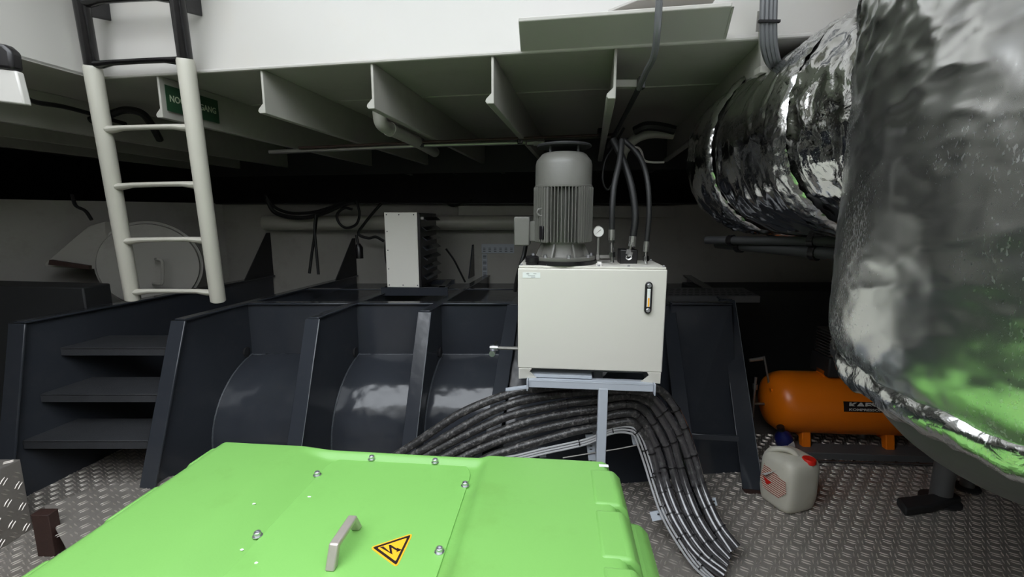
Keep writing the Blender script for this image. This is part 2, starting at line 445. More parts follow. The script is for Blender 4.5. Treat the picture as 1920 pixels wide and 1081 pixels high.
struct(build(b, 'trim_6', M_WHITE, bevel=0.002))

# ------------------------------------------------------------------ thruster tunnel with its web frames
ZT = 1.03
tun = thing('thruster_tunnel', 'dark blue-grey welded thruster tunnel with sloping web frames and steps across the room', 'tunnel structure', (-0.6, 3.4, 0))
FR = [  # top centre pixel, lower pixel on the sloping front edge, flange width
    ((36, 606), (14, 880), 0.12), ((337, 601), (278, 920), 0.10), ((588, 598), (555, 830), 0.095),
    ((797, 585), (768, 830), 0.09), ((963, 573), (940, 720), 0.09), ((1252, 566), (1281, 803), 0.09), ((1362, 563), (1416, 957), 0.115)]
FPTS = []
for tp, bp, fw in FR:
    T = atz(*tp, ZT); Q = atpl(*bp, T, VV)
    s = (Q - T); k = (0 - ZT) / s.z; G = T + s * k        # reaches the floor
    FPTS.append((T, G))
    back = T + UV * ((YW - 0.02 - T.y) / UV.y)
    bb = B(); bb.prism([T, back, Vector((back.x, back.y, 0)), Vector((G.x, G.y, 0))], VV * 0.014)
    web = build(bb, 'web_frame', M_TANK, tun)
    # sloping front flange
    d = (G - T).normalized(); n = d.cross(VV).normalized()
    if n.y > 0: n = -n
    bb = B(); e = VV * (fw/2)
    bb.prism([T - e, T + e, G + e, G - e], n * 0.014)
    build(bb, 'front_flange', M_TANK, web, bevel=0.004)
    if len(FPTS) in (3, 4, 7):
        bb = B(); bb.tube([T + e + n*0.013, G + e + n*0.013], 0.0018, 5)  # pale strip painted as a highlight along the flange edge
        build(bb, 'edge_highlight', M_GLINT, web)
    # flat flange along the top
    bb = B(); e = VV * (fw * 0.36)
    bb.prism([T - e, T + e, back + e, back - e], (0, 0, 0.012))
    build(bb, 'top_flange', M_TANK, web, bevel=0.003)
    # knee bracket up the bulkhead
def webx(i, Y):
    T = FPTS[i][0]; return T.x + UV.x / UV.y * (Y - T.y)
for i, (pb, pt, pr) in {0: ((500, 516), (556, 436), (550, 514)), 1: ((628, 516), (668, 446), (668, 514)), 3: ((876, 530), (884, 458), (888, 530)), 5: ((1296, 520), (1308, 480), (1310, 520))}.items():
    T = FPTS[i][0]
    w = Vector((webx(i, YW), YW, ZT)); zt = at(*pt, YW).z; zt = max(zt, ZT + 0.2)
    if i == 3: w.x = at(888, 530, YW).x
    base = w - UV * (0.42 if i < 3 else 0.22)
    bb = B(); bb.prism([w, w + Vector((0,0,zt-ZT)), w + Vector((0,0,zt-ZT)) - UV*0.05, base], VV * 0.012)
    build(bb, 'knee_bracket', M_DARK if i != 3 else M_TANK, tun, bevel=0.002)
# bay plates, top stringer and pocket bottoms
YPL = 3.2
for i in range(1, 6):
    x0, x1 = webx(i, YPL) + 0.012, webx(i + 1, YPL) - 0.004
    z0 = 0.64 if i < 4 else 0.0
    bb = B()
    if i < 4:
        bb.box(((x0+x1)/2, YPL, (z0+ZT)/2), (x1-x0, 0.012, ZT-z0))
    else:
        q0 = atz(1150, 945, 0) if i == 4 else Vector((webx(i, 2.7), 2.74, 0)); q1 = atz(1365, 886, 0)
        L0 = Vector((x0, YPL, ZT)); L1 = Vector((x1, YPL, ZT))
        yb0 = 2.50 if i == 4 else 2.70; yb1 = 2.66 if i == 4 else 2.74
        bb.prism([L0, L1, Vector((webx(i+1, yb1) - .004, yb1, 0)), Vector((webx(i, yb0) + .012, yb0, 0))], (0, 0.012, 0))
    build(bb, 'bay_plate', M_TANK, tun)
    bb = B(); bb.box(((x0+x1)/2, YPL + 0.01, ZT + 0.004), (x1-x0, 0.075, 0.014))
    build(bb, 'stringer', M_TANK, tun, bevel=0.004)
    if i < 4:
        bb = B(); bb.tube([(x0 + (x1-x0)*k/24, YPL - 0.012 + random.uniform(-.0015,.0015), 0.655 + random.uniform(-.001,.001)) for k in range(25)], 0.006, 6)
        build(bb, 'weld_seam', M_WELD, tun)
    # glossy sloping plate in the pocket behind
    xa, xb = webx(i, 3.9), webx(i+1, 3.9)
    bb = B(); bb.prism([(webx(i,3.26)+.012, 3.26, 0.90), (webx(i+1,3.26)-.002, 3.26, 0.90), (webx(i+1,4.72)-.002, 4.72, 0.955), (webx(i,4.72)+.012, 4.72, 0.955)], (0, 0, -0.012))
    build(bb, 'pocket_plate', M_TANK, tun)
    bb = B(); bb.box(((webx(i,3.86)+webx(i+1,3.86))/2, 3.86, ZT + 0.002), (webx(i+1,3.86)-webx(i,3.86)-.014, 0.05, 0.012))
    build(bb, 'stringer', M_TANK, tun, bevel=0.003)
# tunnel tube shell between frames (one strake per bay)
CYT, CZT, RT = 3.32, 0.13, 0.545
for i in range(1, 4):
    bb = B()
    def shell(u, v, i=i):
        t = math.radians(-30 + 150 * v)
        y = CYT - RT * math.cos(t); z = CZT + RT * math.sin(t)
        xa, xb = webx(i, y) + 0.014, webx(i + 1, y)
        x = xa + (xb - xa) * u
        w = 0.0042 * fbm((x*4, t*5, i*9.1), 3) + 0.0012 * fbm((x*16, t*10, i), 2)
        return Vector((x, y - w * math.cos(t), z + w * math.sin(t)))
    bb.grid(shell, 44, 60)
    build(bb, 'tunnel_shell', M_TANK, tun, sharp=80)
    # weld ring where shell meets the frame at its left
    bb = B(); bb.tube([(webx(i, CYT - RT*math.cos(math.radians(t))) + 0.017, CYT - RT*math.cos(math.radians(t)), CZT + RT*math.sin(math.radians(t))) for t in range(-12, 84, 3)], 0.006, 6)
    build(bb, 'weld_seam', M_WELD, tun)
    # dark disc painting the darkness of a scallop hole beside the seam
    Mx = Matrix.Rotation(math.pi/2, 4, 'Y')
    bb = B(); c = Vector((webx(i, 3.14) + 0.022, 3.14, 0.69))
    bb.lathe([(0.034, -0.012), (0.036, 0.0), (0.034, 0.001)], c, 20, Mx)
    build(bb, 'scallop_dark_disc', M_DARK, tun)
# steps welded between the two left frames
for z, yf in ((0.835, 2.76), (0.585, 2.62), (0.345, 2.50)):
    x0, x1 = webx(0, yf) + 0.02, webx(1, yf) - 0.06
    bb = B()
    bb.prism([(x0, yf, z), (x1 - 0.05, yf, z), (webx(1, yf+.12) - 0.0, yf + 0.14, z), (webx(1, yf+.3), yf + 0.30, z), (webx(0, yf+.3) + .015, yf + 0.30, z)], (0, 0, -0.012))
    st = build(bb, 'step', M_TREAD, tun, bevel=0.003)
    bb = B(); bb.box(((x0 + x1 - 0.05)/2, yf + 0.006, z - 0.028), (x1 - 0.05 - x0, 0.012, 0.05)); build(bb, 'step_nosing', M_TREAD, st, bevel=0.003)
    bb = B(); bb.prism([(x1 - 0.05, yf + .004, z), (webx(1, yf+.12), yf + .14, z), (webx(1, yf+.12), yf + .14, z - .11), (x1 - .04, yf + .02, z - 0.05)], (0, 0.01, 0)); build(bb, 'step_bracket', M_TANK, st)
# cross bar between the right-hand frames
pa, pb_ = at(1288, 812, 2.62), at(1386, 818, 2.56)
b = B(); b.prism([pa, pb_, pb_ + Vector((0,0,-.035)), pa + Vector((0,0,-.035))], (0, 0.02, 0))
cb = build(b, 'cross_bar', M_TANK, tun, bevel=0.003)
G = FPTS[6][1]
b = B(); b.box((G.x, G.y - 0.01, 0.006), (0.115, 0.05, 0.010)); build(b, 'foot_plate', M_RUST, tun)

# ------------------------------------------------------------------ left wing: checker box step, rusty stub, manhole
bx = thing('plate_step', 'tall checker plate step box at the bottom left corner', 'step', (-2.62, 2.3, 0))
PS = atz(62, 990, 0)
b = B(); b.box((PS.x - .27, PS.y - .30, 0.20), (0.54, 0.60, 0.40)); build(b, 'box', M_FLOORM, bx, bevel=0.004)
Ms = Matrix(((0,0,1,PS.x),(1,0,0,PS.y - .6),(0,1,0,0.0),(0,0,0,1)))
build(treads((0.0, 0.6, 0.0, 0.40), 0.0, Ms, rot=0.0, pitch=0.06), 'tread_bar', M_BAR, bx, stuff=True)
build(treads((PS.x - .54, PS.x, PS.y - .6, PS.y), 0.40, pitch=0.06), 'tread_bar', M_BAR, bx, stuff=True)
pf = thing('plate_platform', 'low checker plate platform below the welded steps, beside the green enclosure', 'platform', (-1.9, 2.2, 0))
pL = atz(82, 948, 0.14); pQ = atz(150, 1075, 0.14)
b = B(); b.prism([(pL.x, pL.y, 0.14), (pL.x + .12, pL.y + .16, 0.14), (-1.55, 2.62, 0.14), (-1.25, 2.62, 0.14), (-1.25, 1.75, 0.14), (pQ.x, pQ.y, 0.14)], (0, 0, -0.008)); build(b, 'plate', M_FLOORM, pf)
poly = [(pL.x, pL.y), (pL.x + .12, pL.y + .16), (-1.55, 2.62), (-1.25, 2.62), (-1.25, 1.75), (pQ.x, pQ.y)]
def inside(c):
    r = False
    for i in range(len(poly)):
        (x1, y1), (x2, y2) = poly[i], poly[i-1]
        if (y1 > c.y) != (y2 > c.y) and c.x < (x2-x1)*(c.y-y1)/(y2-y1)+x1: r = not r
    return r
build(treads((-2.5, -1.2, 1.7, 2.65), 0.14, keep=inside, rot=0.3, pitch=0.06), 'tread_bar', M_BAR, pf, stuff=True)
for x, y in ((-1.35, 1.85), (-1.35, 2.5), (-1.75, 2.2)):
    b = B(); b.box((x, y, 0.066), (0.05, 0.05, 0.132)); build(b, 'leg', M_RUST, pf)
q = atz(97, 1036, 0.0)
b = B(); b.box((q.x, q.y, 0.11), (0.085, 0.05, 0.22)); b.box((q.x, q.y, 0.222), (0.088, 0.053, 0.006))
tag(build(b, 'steel_stub', M_RUST, bevel=0.004), 'rusty dark square stub post at the edge of the low platform', 'post')

YM = 3.78
mh = thing('manhole_cover', 'round white manhole cover with a grab handle behind the ladder', 'hatch cover', at(282, 560, YM))
c = at(282, 497, YM); r = (at(360, 497, YM) - at(205, 497, YM)).length / 2
Mx = Matrix.Rotation(math.radians(90), 4, 'X') 
Mx = Matrix.Rotation(math.radians(28), 4, 'Z') @ Mx
b = B(); b.lathe([(r, -0.05), (r, 0.01), (r*.985, 0.022), (r*.3, 0.03), (0.001, 0.03)], c, 48, Mx); build(b, 'cover_plate', M_WALL, mh)
b = B(); b.lathe([(r+.02, -0.06), (r+.02, -0.02), (r*.98, -0.02), (r*.98, -0.06)], c, 48, Mx); build(b, 'rim', M_WALL, mh)
hp = [at(293, 486, YM-.03), at(293, 486, YM-.09), at(303, 488, YM-.1), at(305, 500, YM-.1), at(305, 522, YM-.1), at(303, 532, YM-.1), at(290, 532, YM-.09), at(288, 532, YM-.03)]
b = B(); b.tube(crom(hp, 5), 0.012, 8); build(b, 'grab_handle', M_WALL, mh)
b = B(); p = [at(165, 424, 3.6), at(196, 415, 3.66), at(200, 505, 3.66), at(86, 500, 3.5), at(84, 494, 3.5)]
b.prism(p, (0.02, 0.05, 0)); cg = tag(build(b, 'slanted_gusset', M_WALL, bevel=0.003), 'white slanted gusset plate at far left behind the ladder', 'gusset')
b = B(); b.prism([at(92, 487, 3.44), at(166, 498, 3.52), at(166, 505, 3.52), at(90, 496, 3.44)], (0.0, 0.03, 0.0))
tag(build(b, 'flat_bar', M_RUST, bevel=0.002), 'dark red flat bar across the slanted gusset', 'bar')
b = B(); b.prism([(-4.1, 3.05, 0), (-2.99, 3.12, 0), (-2.99, 3.12, 1.16), (-4.1, 3.05, 1.2)], (0, 0.22, 0))
tag(build(b, 'side_tank', M_HULL, bevel=0.01), 'black side tank block behind the first web frame at far left', 'tank')

b = B(); b.box((2.75, 4.25, 0.50), (2.1, 0.5, 1.0))  # black block added to keep the space behind the compressor dark
tag(build(b, 'dark_block', M_HULL, bevel=0.01), 'black block added to darken the space behind the orange compressor', 'tank')

# ------------------------------------------------------------------ green enclosure
ZG = 0.85
g0, g1 = atz(418, 828, ZG), atz(1146, 866, ZG)
ex = (g1 - g0); ex.z = 0; GW = ex.length; ex.normalize(); ey = Vector((ex.y, -ex.x, 0))   # ey points towards the camera
gyaw = math.atan2(ex.y, ex.x)
enc = thing('electrical_enclosure', 'large apple-green enclosure with a bolted access panel in the foreground', 'enclosure', Vector((g0.x, g0.y, 0)), gyaw)
GL = 1.12
def gl(px, py, z):            # pixel -> local s (across), t (towards the camera)
    p = atz(px, py, z) - g0; return p.dot(ex), p.dot(ey)
GI = MW[enc.name]
def LG(s, t, z): return Vector((s, -t, z))     # local coordinates of the enclosure (x across, -y towards camera)
# band positions
s1 = gl(560, 850, ZG)[0]; s2 = gl(645, 850, ZG)[0]; s1b = gl(300, 1081, ZG)[0]; s2b = gl(388, 1081, ZG)[0]
sA, sB = (gl(545, 845, ZG)[0] + gl(330, 1040, ZG)[0]) / 2, (gl(640, 850, ZG)[0] + gl(415, 1040, ZG)[0]) / 2
sC, sD = (gl(885, 870, ZG)[0] + gl(838, 1060, ZG)[0]) / 2, (gl(912, 870, ZG)[0] + gl(868, 1060, ZG)[0]) / 2
RD = 0.031
def sm(x): x = max(0, min(1, x)); return x * x * (3 - 2 * x)
def ztop(s, t):
    z = ZG
    dip = sm((s - sA) / (sB - sA)) * (1 - sm((s - sC) / (sD - sC)))
    z -= RD * dip * (0.34 + 0.66 * sm((t - 0.002) / 0.036))
    return z
prof = [(-0.035, 0.02), (-0.035, 0.60), (-0.02, 0.80), (-0.012, ZG - 0.022), (-0.003, ZG - 0.006), (0.012, ZG)]
NS = 90
rows = []
ts = [0.0, 0.004, 0.010, 0.016, 0.022, 0.028, 0.034, 0.042, 0.06, 0.09, 0.12] + [0.12 + (GL - 0.12) * k / 40 for k in range(1, 41)]
def row(t, drop=0.0):
    r = [LG(s, t, min(z, z - drop) if z > .7 else z) for s, z in prof]
    for k in range(1, NS):
        s = 0.012 + (GW - 0.05) * k / NS
        r.append(LG(s, t, ztop(s, t) - drop + 0.0012 * fbm((s*3, t*3, 4.2), 2)))
    x1 = GW - 0.03
    r += [LG(x1, t, ZG - drop), LG(x1 + .014, t, ZG - .006 - drop), LG(x1 + .022, t, ZG - .02 - drop), LG(x1 + 0.055, t, 0.70), LG(x1 + 0.065, t, 0.60), LG(x1 + 0.075, t, 0.02)]
    return r
rings = [ [Vector((p.x, 0.012, min(p.z, 0.8))) for p in row(0.0)], [Vector((p.x, 0.010, p.z - 0.016 if p.z > .8 else p.z)) for p in row(0.0)], [Vector((p.x, 0.004, p.z - .004 if p.z > .8 else p.z)) for p in row(0.0)] ]
rings += [row(t) for t in ts]
rings += [[Vector((p.x, -GL - 0.01, min(p.z, .83))) for p in row(GL)], [Vector((p.x, -GL - 0.012, min(p.z, .03))) for p in row(GL)]]
b = B(); n = len(rings[0])
vs = [p for r in rings for p in r]
b.add(vs, [(i*n+k, (i+1)*n+k, (i+1)*n+k+1, i*n+k+1) for i in range(len(rings)-1) for k in range(n-1)])
b.f = [tuple(reversed(f)) for f in b.f]
shell_o = build(b, 'housing', M_GREEN, enc, world=False, sharp=50)
# louvre pads stepping down the right flank, small ones peeping over the left edge
xr = GW - 0.03
tr = [gl(1135, 880, ZG)[1], gl(1150, 956, ZG)[1], gl(1165, 1062, ZG)[1]]
tr += [tr[2] + .24, tr[2] + .48]
for (t0, t1) in ((tr[0], tr[1] - .02), (tr[1], tr[2] - .02), (tr[2], tr[3] - .02), (tr[3], tr[4] - .02)):
    prs = [(xr - 0.045, ZG + 0.004), (xr + 0.030, ZG + 0.002), (xr + 0.050, ZG - 0.02), (xr + 0.085, 0.70), (xr + 0.04, 0.68), (xr - 0.045, 0.75)]
    b = B(); b.prism([LG(s, t0, z) for s, z in prs], (0, -(t1 - t0), 0))
    build(b, 'louvre_pad', M_GREEN, enc, world=False, bevel=0.012, seg=3)
for (t0, t1) in ((0.03, 0.14), (0.26, 0.42), (0.56, 0.72)):
    prs = [(0.004, ZG - 0.003), (-0.016, ZG - 0.006), (-0.034, ZG - 0.03), (-0.05, 0.70), (-0.01, 0.70)]
    b = B(); b.prism([LG(s, t0, z) for s, z in prs], (0, -(t1 - t0), 0))
    build(b, 'louvre_pad', M_GREEN, enc, world=False, bevel=0.010, seg=3)
# lower flange on the right
b = B(); prs = [(xr + 0.03, 0.74), (xr + 0.105, 0.735), (xr + 0.125, 0.71), (xr + 0.13, 0.02), (xr + 0.03, 0.02)]
b.prism([LG(s, 0.13, z) for s, z in prs], (0, -(GL - 0.16), 0))
build(b, 'side_skirt', M_GREEN, enc, world=False, bevel=0.02, seg=3)
b = B(); b.box(LG(xr + 0.16, 0.44, 0.70), (0.025, 0.03, 0.03)); b.lathe([(0.014, -0.02), (0.014, 0.02)], LG(xr + 0.165, 0.44, 0.68), 12)
build(b, 'latch', M_STEEL, enc, world=False, bevel=0.003)
b = B(); s, t = gl(1132, 873, ZG); b.box(LG(s, t, ZG + 0.001), (0.03, 0.014, 0.0015)); build(b, 'sticker', M_PAPER, enc, world=False)
# access panel in the recess
ZR = ZG - RD
pr_, pn = gl(882, 905, ZR), gl(815, 1080, ZR)
sR = (pr_[0] + pn[0]) / 2 + 0.0
tT = gl(700, 851, ZR + 0.006)[1]
sLf = sB - 0.005
pts = []
R = 0.11
for k in range(9):
    a = math.pi/2 * k / 8; pts.append((sR - R + R*math.sin(a), tT + R - R*math.cos(a)))
pts += [(sR, GL - 0.03), (sLf, GL - 0.03)]
for k in range(9):
    a = math.pi/2 * k / 8; pts.append((sLf + R - R*math.cos(a), tT + R - R*math.sin(a)))
b = B(); b.prism([LG(s, t, ZR - 0.004) for s, t in pts], (0, 0, 0.0085))
pan = build(b, 'access_panel', M_GREEN2, enc, world=False, bevel=0.0015)
ZP = ZR + 0.0045
bolt_px = [(697, 860), (816, 866), (595, 890), (872, 910), (483, 1004), (824, 1034)]
b = B(); b.lathe([(0.0125, 0), (0.0125, 0.002), (0.0088, 0.002), (0.0088, 0.011), (0.0075, 0.0125), (0.0045, 0.0125), (0.0045, 0.008)], n=16)
bolt0 = None
for px, py in bolt_px + [(300, 1170), (760, 1200)]:
    s, t = gl(px, py, ZP) if py < 1090 else ((sLf + 0.04, GL - .1) if px == 300 else (sR - .04, GL - .1))
    if py < 1090:
        zz_ = ZP
        for _ in range(12):
            s, t = gl(px, py, zz_); zz_ = 0.5*zz_ + 0.5*max(ZP, ztop(s, t))
    if bolt0 is None:
        bolt0 = build(b, 'bolt', M_ZINC, enc, world=False); bolt0.location = LG(s, t, max(ZP, ztop(s, t)))
    else:
        o = bolt0.copy(); COL.objects.link(o); o.parent = enc; o.location = LG(s, t, max(ZP, ztop(s, t)))
# bow handle
hA, hB = gl(617, 1072, ZP), gl(672, 985, ZP)
A0, B0h = Vector(LG(*hA, ZP)), Vector(LG(*hB, ZP)); dv = (B0h - A0); Lh = dv.length; dv.normalize(); sv = Vector((dv.y, -dv.x, 0))
hh = 0.052
pf_ = [(0.0, 0.0), (0.028, hh), (Lh - 0.028, hh), (Lh, 0.0), (Lh - 0.02, 0.0), (Lh - 0.040, hh - 0.014), (0.040, hh - 0.014), (0.02, 0.0)]
b = B(); b.prism([A0 + dv*x + Vector((0,0,z)) - sv*0.012 for x, z in pf_], sv * 0.024)
build(b, 'handle', M_ALU, enc, world=False, bevel=0.004, seg=3)
# paint chips
for px, py in ((580, 931), (477, 955), (453, 1029), (480, 1055), (866, 1055)):
    s, t = gl(px, py, ZP)
    b = B(); k = 7; a0 = random.random()*6
    b.prism([LG(s + 0.006*random.uniform(.5,1.1)*math.cos(a0+6.283*i/k), t + .004*random.uniform(.5,1.1)*math.sin(a0+6.283*i/k), (ztop(s,t) + .0008) if s < sLf else ZP) for i in range(k)], (0,0,0.0012))
    build(b, 'paint_chip', M_PAPER, enc, world=False)
# warning triangle
tri = [LG(*gl(x, y, ZP), ZP) for x, y in ((775, 999), (693, 1026), (744, 1064))]
cen = (tri[0] + tri[1] + tri[2]) / 3
def rnd_tri(sc, z, r=0.12):
    out = []
    P = [cen + (p - cen) * sc for p in tri]
    for i in range(3):
        a, p, c = P[i-1], P[i], P[(i+1) % 3]
        q0, q1 = p + (a - p) * r, p + (c - p) * r
        for k in range(4):
            u = k / 3; out.append(q0*(1-u)**2 + p*2*u*(1-u) + q1*u*u)
    return [Vector((v.x, v.y, z)) for v in out]
b = B(); b.prism(rnd_tri(1.0, ZP), (0,0,0.001)); ws = build(b, 'warning_sign', M_YEL, enc, world=False, label='yellow triangular high voltage warning sign')
b = B(); o_ = rnd_tri(0.88, ZP+.0011, .06); i_ = rnd_tri(0.68, ZP+.0011, .06); nn_ = len(o_)
b.add([v for v in o_] + [v for v in i_], [(k, (k+1) % nn_, nn_ + (k+1) % nn_, nn_ + k) for k in range(nn_)])
b.f = [tuple(reversed(f)) if (b.v[f[1]]-b.v[f[0]]).cross(b.v[f[2]]-b.v[f[0]]).z < 0 else f for f in b.f]
build(b, 'black_border', M_INK, ws, world=False)
apex = tri[1]   # local frame of the sign: apex ("up") is the left corner... built from its own outline
pxs = [[(716, 1023), (735, 1034), (722, 1017), (744, 1029), (738, 1020), (747, 1030.5), (724, 1022.5), (733, 1038)]]
bolt_poly = [(714, 1025), (723, 1022), (737, 1030), (732, 1019), (735, 1019), (744, 1029), (744, 1032.5), (728, 1024.5), (733, 1035)]
b = B(); P = [LG(*gl(x, y, ZP+.0011), ZP+.0011) for x, y in ((712, 1025), (719, 1024), (731, 1034), (729, 1021), (733, 1021), (747, 1030), (745, 1032.5), (734, 1026), (736, 1039))]
b.prism(P, (0,0,0.0003)); build(b, 'lightning_mark', M_INK, ws, world=False)
b = B(); P = [LG(*gl(x, y, ZP+.0011), ZP+.0011) for x, y in ((754, 1030), (743, 1026), (746, 1031), (742, 1035))]
b.prism(P, (0,0,0.0003)); build(b, 'arrow_tip', M_INK, ws, world=False)

# ------------------------------------------------------------------ hydraulic power unit
cl, cr = at(971, 504, 2.135), at(1252, 504, 2.065)
cw = (cr - cl).to_2d().length; cyaw = math.atan2(cr.y - cl.y, cr.x - cl.x)
cm = (cl + cr) / 2
zt_, zb_ = at(1110, 504, 2.1).z, at(1110, 694, 2.1).z
CD = 0.34
hpu = thing('hydraulic_power_unit', 'pebble-grey hydraulic power unit tank with an electric motor on top', 'hydraulic unit', (cm.x, cm.y, zb_ - 0.055), cyaw)
HI = MW[hpu.name].inverted()
zl = lambda z: z - (zb_ - 0.055)
def HL(px, py, dep=0.0):     # pixel -> local point on plane at local y = dep
    n = Matrix.Rotation(cyaw, 3, 'Z') @ Vector((0, 1, 0))
    P0 = MW[hpu.name] @ Vector((0, dep, 0))
    return HI @ atpl(px, py, P0, n)
HT, HBm = zl(zt_), zl(zb_)
b = B(); b.box((0, CD/2, (HT + HBm)/2), (cw, CD, HT - HBm)); body = build(b, 'tank', M_CAB, hpu, world=False, bevel=0.006, seg=3)
b = B(); b.box((0, CD/2 + .004, HT + 0.006), (cw - 0.008, CD - 0.012, 0.010)); build(b, 'cover_plate', M_CAB, hpu, world=False, bevel=0.002)
scr = None
for x in (-0.48, -0.3, -0.15, 0.05, 0.25, 0.48):
    for y in (0.02, CD - 0.02):
        if scr is None:
            b = B(); b.lathe([(0.006, 0), (0.006, 0.006), (0.0045, 0.008)], n=10)
            scr = build(b, 'cover_screw', M_ZINC, hpu, world=False); scr.location = (x*cw, y, HT + 0.011)
        else:
            o = scr.copy(); COL.objects.link(o); o.parent = hpu; o.location = (x*cw, y, HT + 0.011)
# side wings: the front sheet runs down past the tank bottom at both ends
for sx in (-1, 1):
    b = B(); x = sx * (cw/2 - 0.008)
    b.box((x, 0.10, HBm - 0.0275), (0.006, 0.20, 0.055))
    b.prism([(x, 0.0, HBm), (x - sx*0.062, 0.0, HBm), (x - sx*0.052, 0.0, HBm - 0.015), (x - sx*0.085, 0.02, HBm - 0.055), (x, 0.0, HBm - 0.055)], (0, 0.006, 0))
    build(b, 'foot_bracket', M_CAB, hpu, world=False, bevel=0.002)
p0, p1 = HL(980, 510, -0.001), HL(1013, 521, -0.001)
b = B(); b.prism([(p0.x, -0.001, p0.z), (p1.x, -0.001, p0.z), (p1.x, -0.001, p1.z), (p0.x, -0.001, p1.z)], (0, -0.0006, 0)); lb = build(b, 'rating_label', M_PAPER, hpu, world=False)
for k, (xo, yo, t, s) in enumerate(((-0.018, 0.006, 'HEH', 0.010), (0.016, 0.007, '---- ---', 0.006), (0.0, -0.003, '-- ---- -- -----', 0.006), (0.008, -0.009, '--- -----', 0.006))):
    if k == 0: t = 'HBI'
    cc = MW[hpu.name] @ Vector(((p0.x+p1.x)/2 + xo, -0.0018, (p0.z+p1.z)/2 + yo))
    if k == 0:
        text('lettering', t, s, M_INK, lb, basis(cc, (Matrix.Rotation(cyaw, 3, 'Z') @ Vector((1,0,0))), (0,0,1)), 0.0001)
    else:
        b = B(); w = (0.014, 0.034, 0.020)[k-1]
        b.box((HI @ cc), (w, 0.0003, 0.0016)); build(b, 'print_line', M_MIDC, lb, world=False)
# sight glass
c0, c1 = HL(1216, 534, -.001), HL(1214, 580, -.001)
lg = []; rr = 0.0165
zt2, zb2, xg = c0.z, c1.z, (c0.x + c1.x)/2
for k in range(13): a = math.pi*k/12; lg.append((xg + rr*math.cos(a), -0.001, zt2 + rr*math.sin(a)))
for k in range(13): a = math.pi + math.pi*k/12; lg.append((xg + rr*math.cos(a), -0.001, zb2 + rr*math.sin(a)))
b = B(); b.prism(lg, (0, -0.014, 0)); lv = build(b, 'level_gauge', M_BLKPL, hpu, world=False, bevel=0.003)
b = B(); b.box((xg, -0.017, (zt2+zb2)/2 + 0.0), (0.015, 0.006, (zt2-zb2) - 0.03)); build(b, 'gauge_window', M_PAPER, lv, world=False, bevel=0.002)
b = B(); b.box((xg, -0.0205, (zt2+zb2)/2 - 0.02), (0.007, 0.001, 0.04)); build(b, 'thermometer_scale', M_YEL, lv, world=False)
Mf = Matrix.Rotation(math.pi/2, 4, 'X')
for zz in (zt2, zb2):
    b = B(); b.lathe([(0.010, 0), (0.010, 0.005), (0.007, 0.008), (0.004, 0.008)], (xg, -0.015, zz), 14, Mf); build(b, 'gauge_bolt', M_ZINC, lv, world=False)
# electric motor
mc = HL(1054, 490, 0.165); MXc, MYc = mc.x, 0.165
dist = 2.27
rm = 0.132
def mz(py): return HL(1054, py, MYc).z
zs = mz(351); ztp = mz(288); zfin0 = mz(452); zfl = HT + 0.012
mot_b = B()
mot_b.lathe([(rm*0.80, zfin0 - 0.01), (rm*0.84, zfin0), (rm*0.84, zs), (rm*0.8, zs)], (MXc, MYc, 0), 48)
mot = build(mot_b, 'motor', M_MOTOR, hpu, world=False)
b = B(); b.lathe([(rm*1.06, zs - .004), (rm*1.07, zs), (rm*1.07, zs + 0.006), (rm*1.045, zs + 0.008), (rm*1.04, ztp - 0.055), (rm*1.0, ztp - 0.035), (rm*0.82, ztp - 0.006), (rm*0.74, ztp), (0.02, ztp)], (MXc, MYc, 0), 48)
build(b, 'fan_cowl', M_MOTOR, mot, world=False)
b = B()
for k in range(54):
    a = 2*math.pi*k/54; d = Vector((math.cos(a), math.sin(a), 0)); e = Vector((-d.y, d.x, 0))
    c = Vector((MXc, MYc, (zfin0+zs)/2)) + d*rm*0.93
    b.box(c, (0.046, 0.0032, zs - zfin0 - 0.004), Matrix.Rotation(a, 3, 'Z'))
build(b, 'cooling_fins', M_MOTOR, mot, world=False, stuff=True)
# smooth flank pads
for sx, lab in ((-1, 0), (1, 1)):
    b = B(); a0 = math.radians(-90 + sx*52); 
    for k in range(1):
        rings_ = []
        for z in (zfin0 - 0.004, zs - 0.004):
            rg_ = []
            for q_ in range(9):
                a = a0 + math.radians(-20 + 5*q_); rg_.append(Vector((MXc + rm*1.04*math.cos(a), MYc + rm*1.04*math.sin(a), z)))
            for q_ in range(8, -1, -1):
                a = a0 + math.radians(-20 + 5*q_); rg_.append(Vector((MXc + rm*.8*math.cos(a), MYc + rm*.8*math.sin(a), z)))
            rings_.append(rg_)
        b.loft(rings_)
    build(b, 'motor_flank', M_MOTOR, mot, world=False, bevel=0.003)
b = B(); a0 = math.radians(-90 - 46); b.box((MXc + rm*1.03*math.cos(a0), MYc + rm*1.03*math.sin(a0), mz(435)), (0.02, 0.026, 0.065), Matrix.Rotation(a0, 3, 'Z')); build(b, 'nameplate', M_BLKPL, mot, world=False, bevel=0.003)
b = B(); a0 = math.radians(-90 - 50); cc = Vector((MXc + rm*1.04*math.cos(a0), MYc + rm*1.04*math.sin(a0), mz(398)))
b.tube([cc + Vector((0.018*math.cos(t*.7854), 0, 0.018*math.sin(t*.7854))) for t in range(9)], 0.006, 6); build(b, 'lifting_eye', M_MOTOR, mot, world=False)
b = B(); b.lathe([(rm*0.90, zfl + 0.028), (rm*0.78, zfin0 - 0.03), (rm*0.8, zfin0 - 0.008), (rm*.6, zfin0 - .008)], (MXc, MYc, 0), 40)
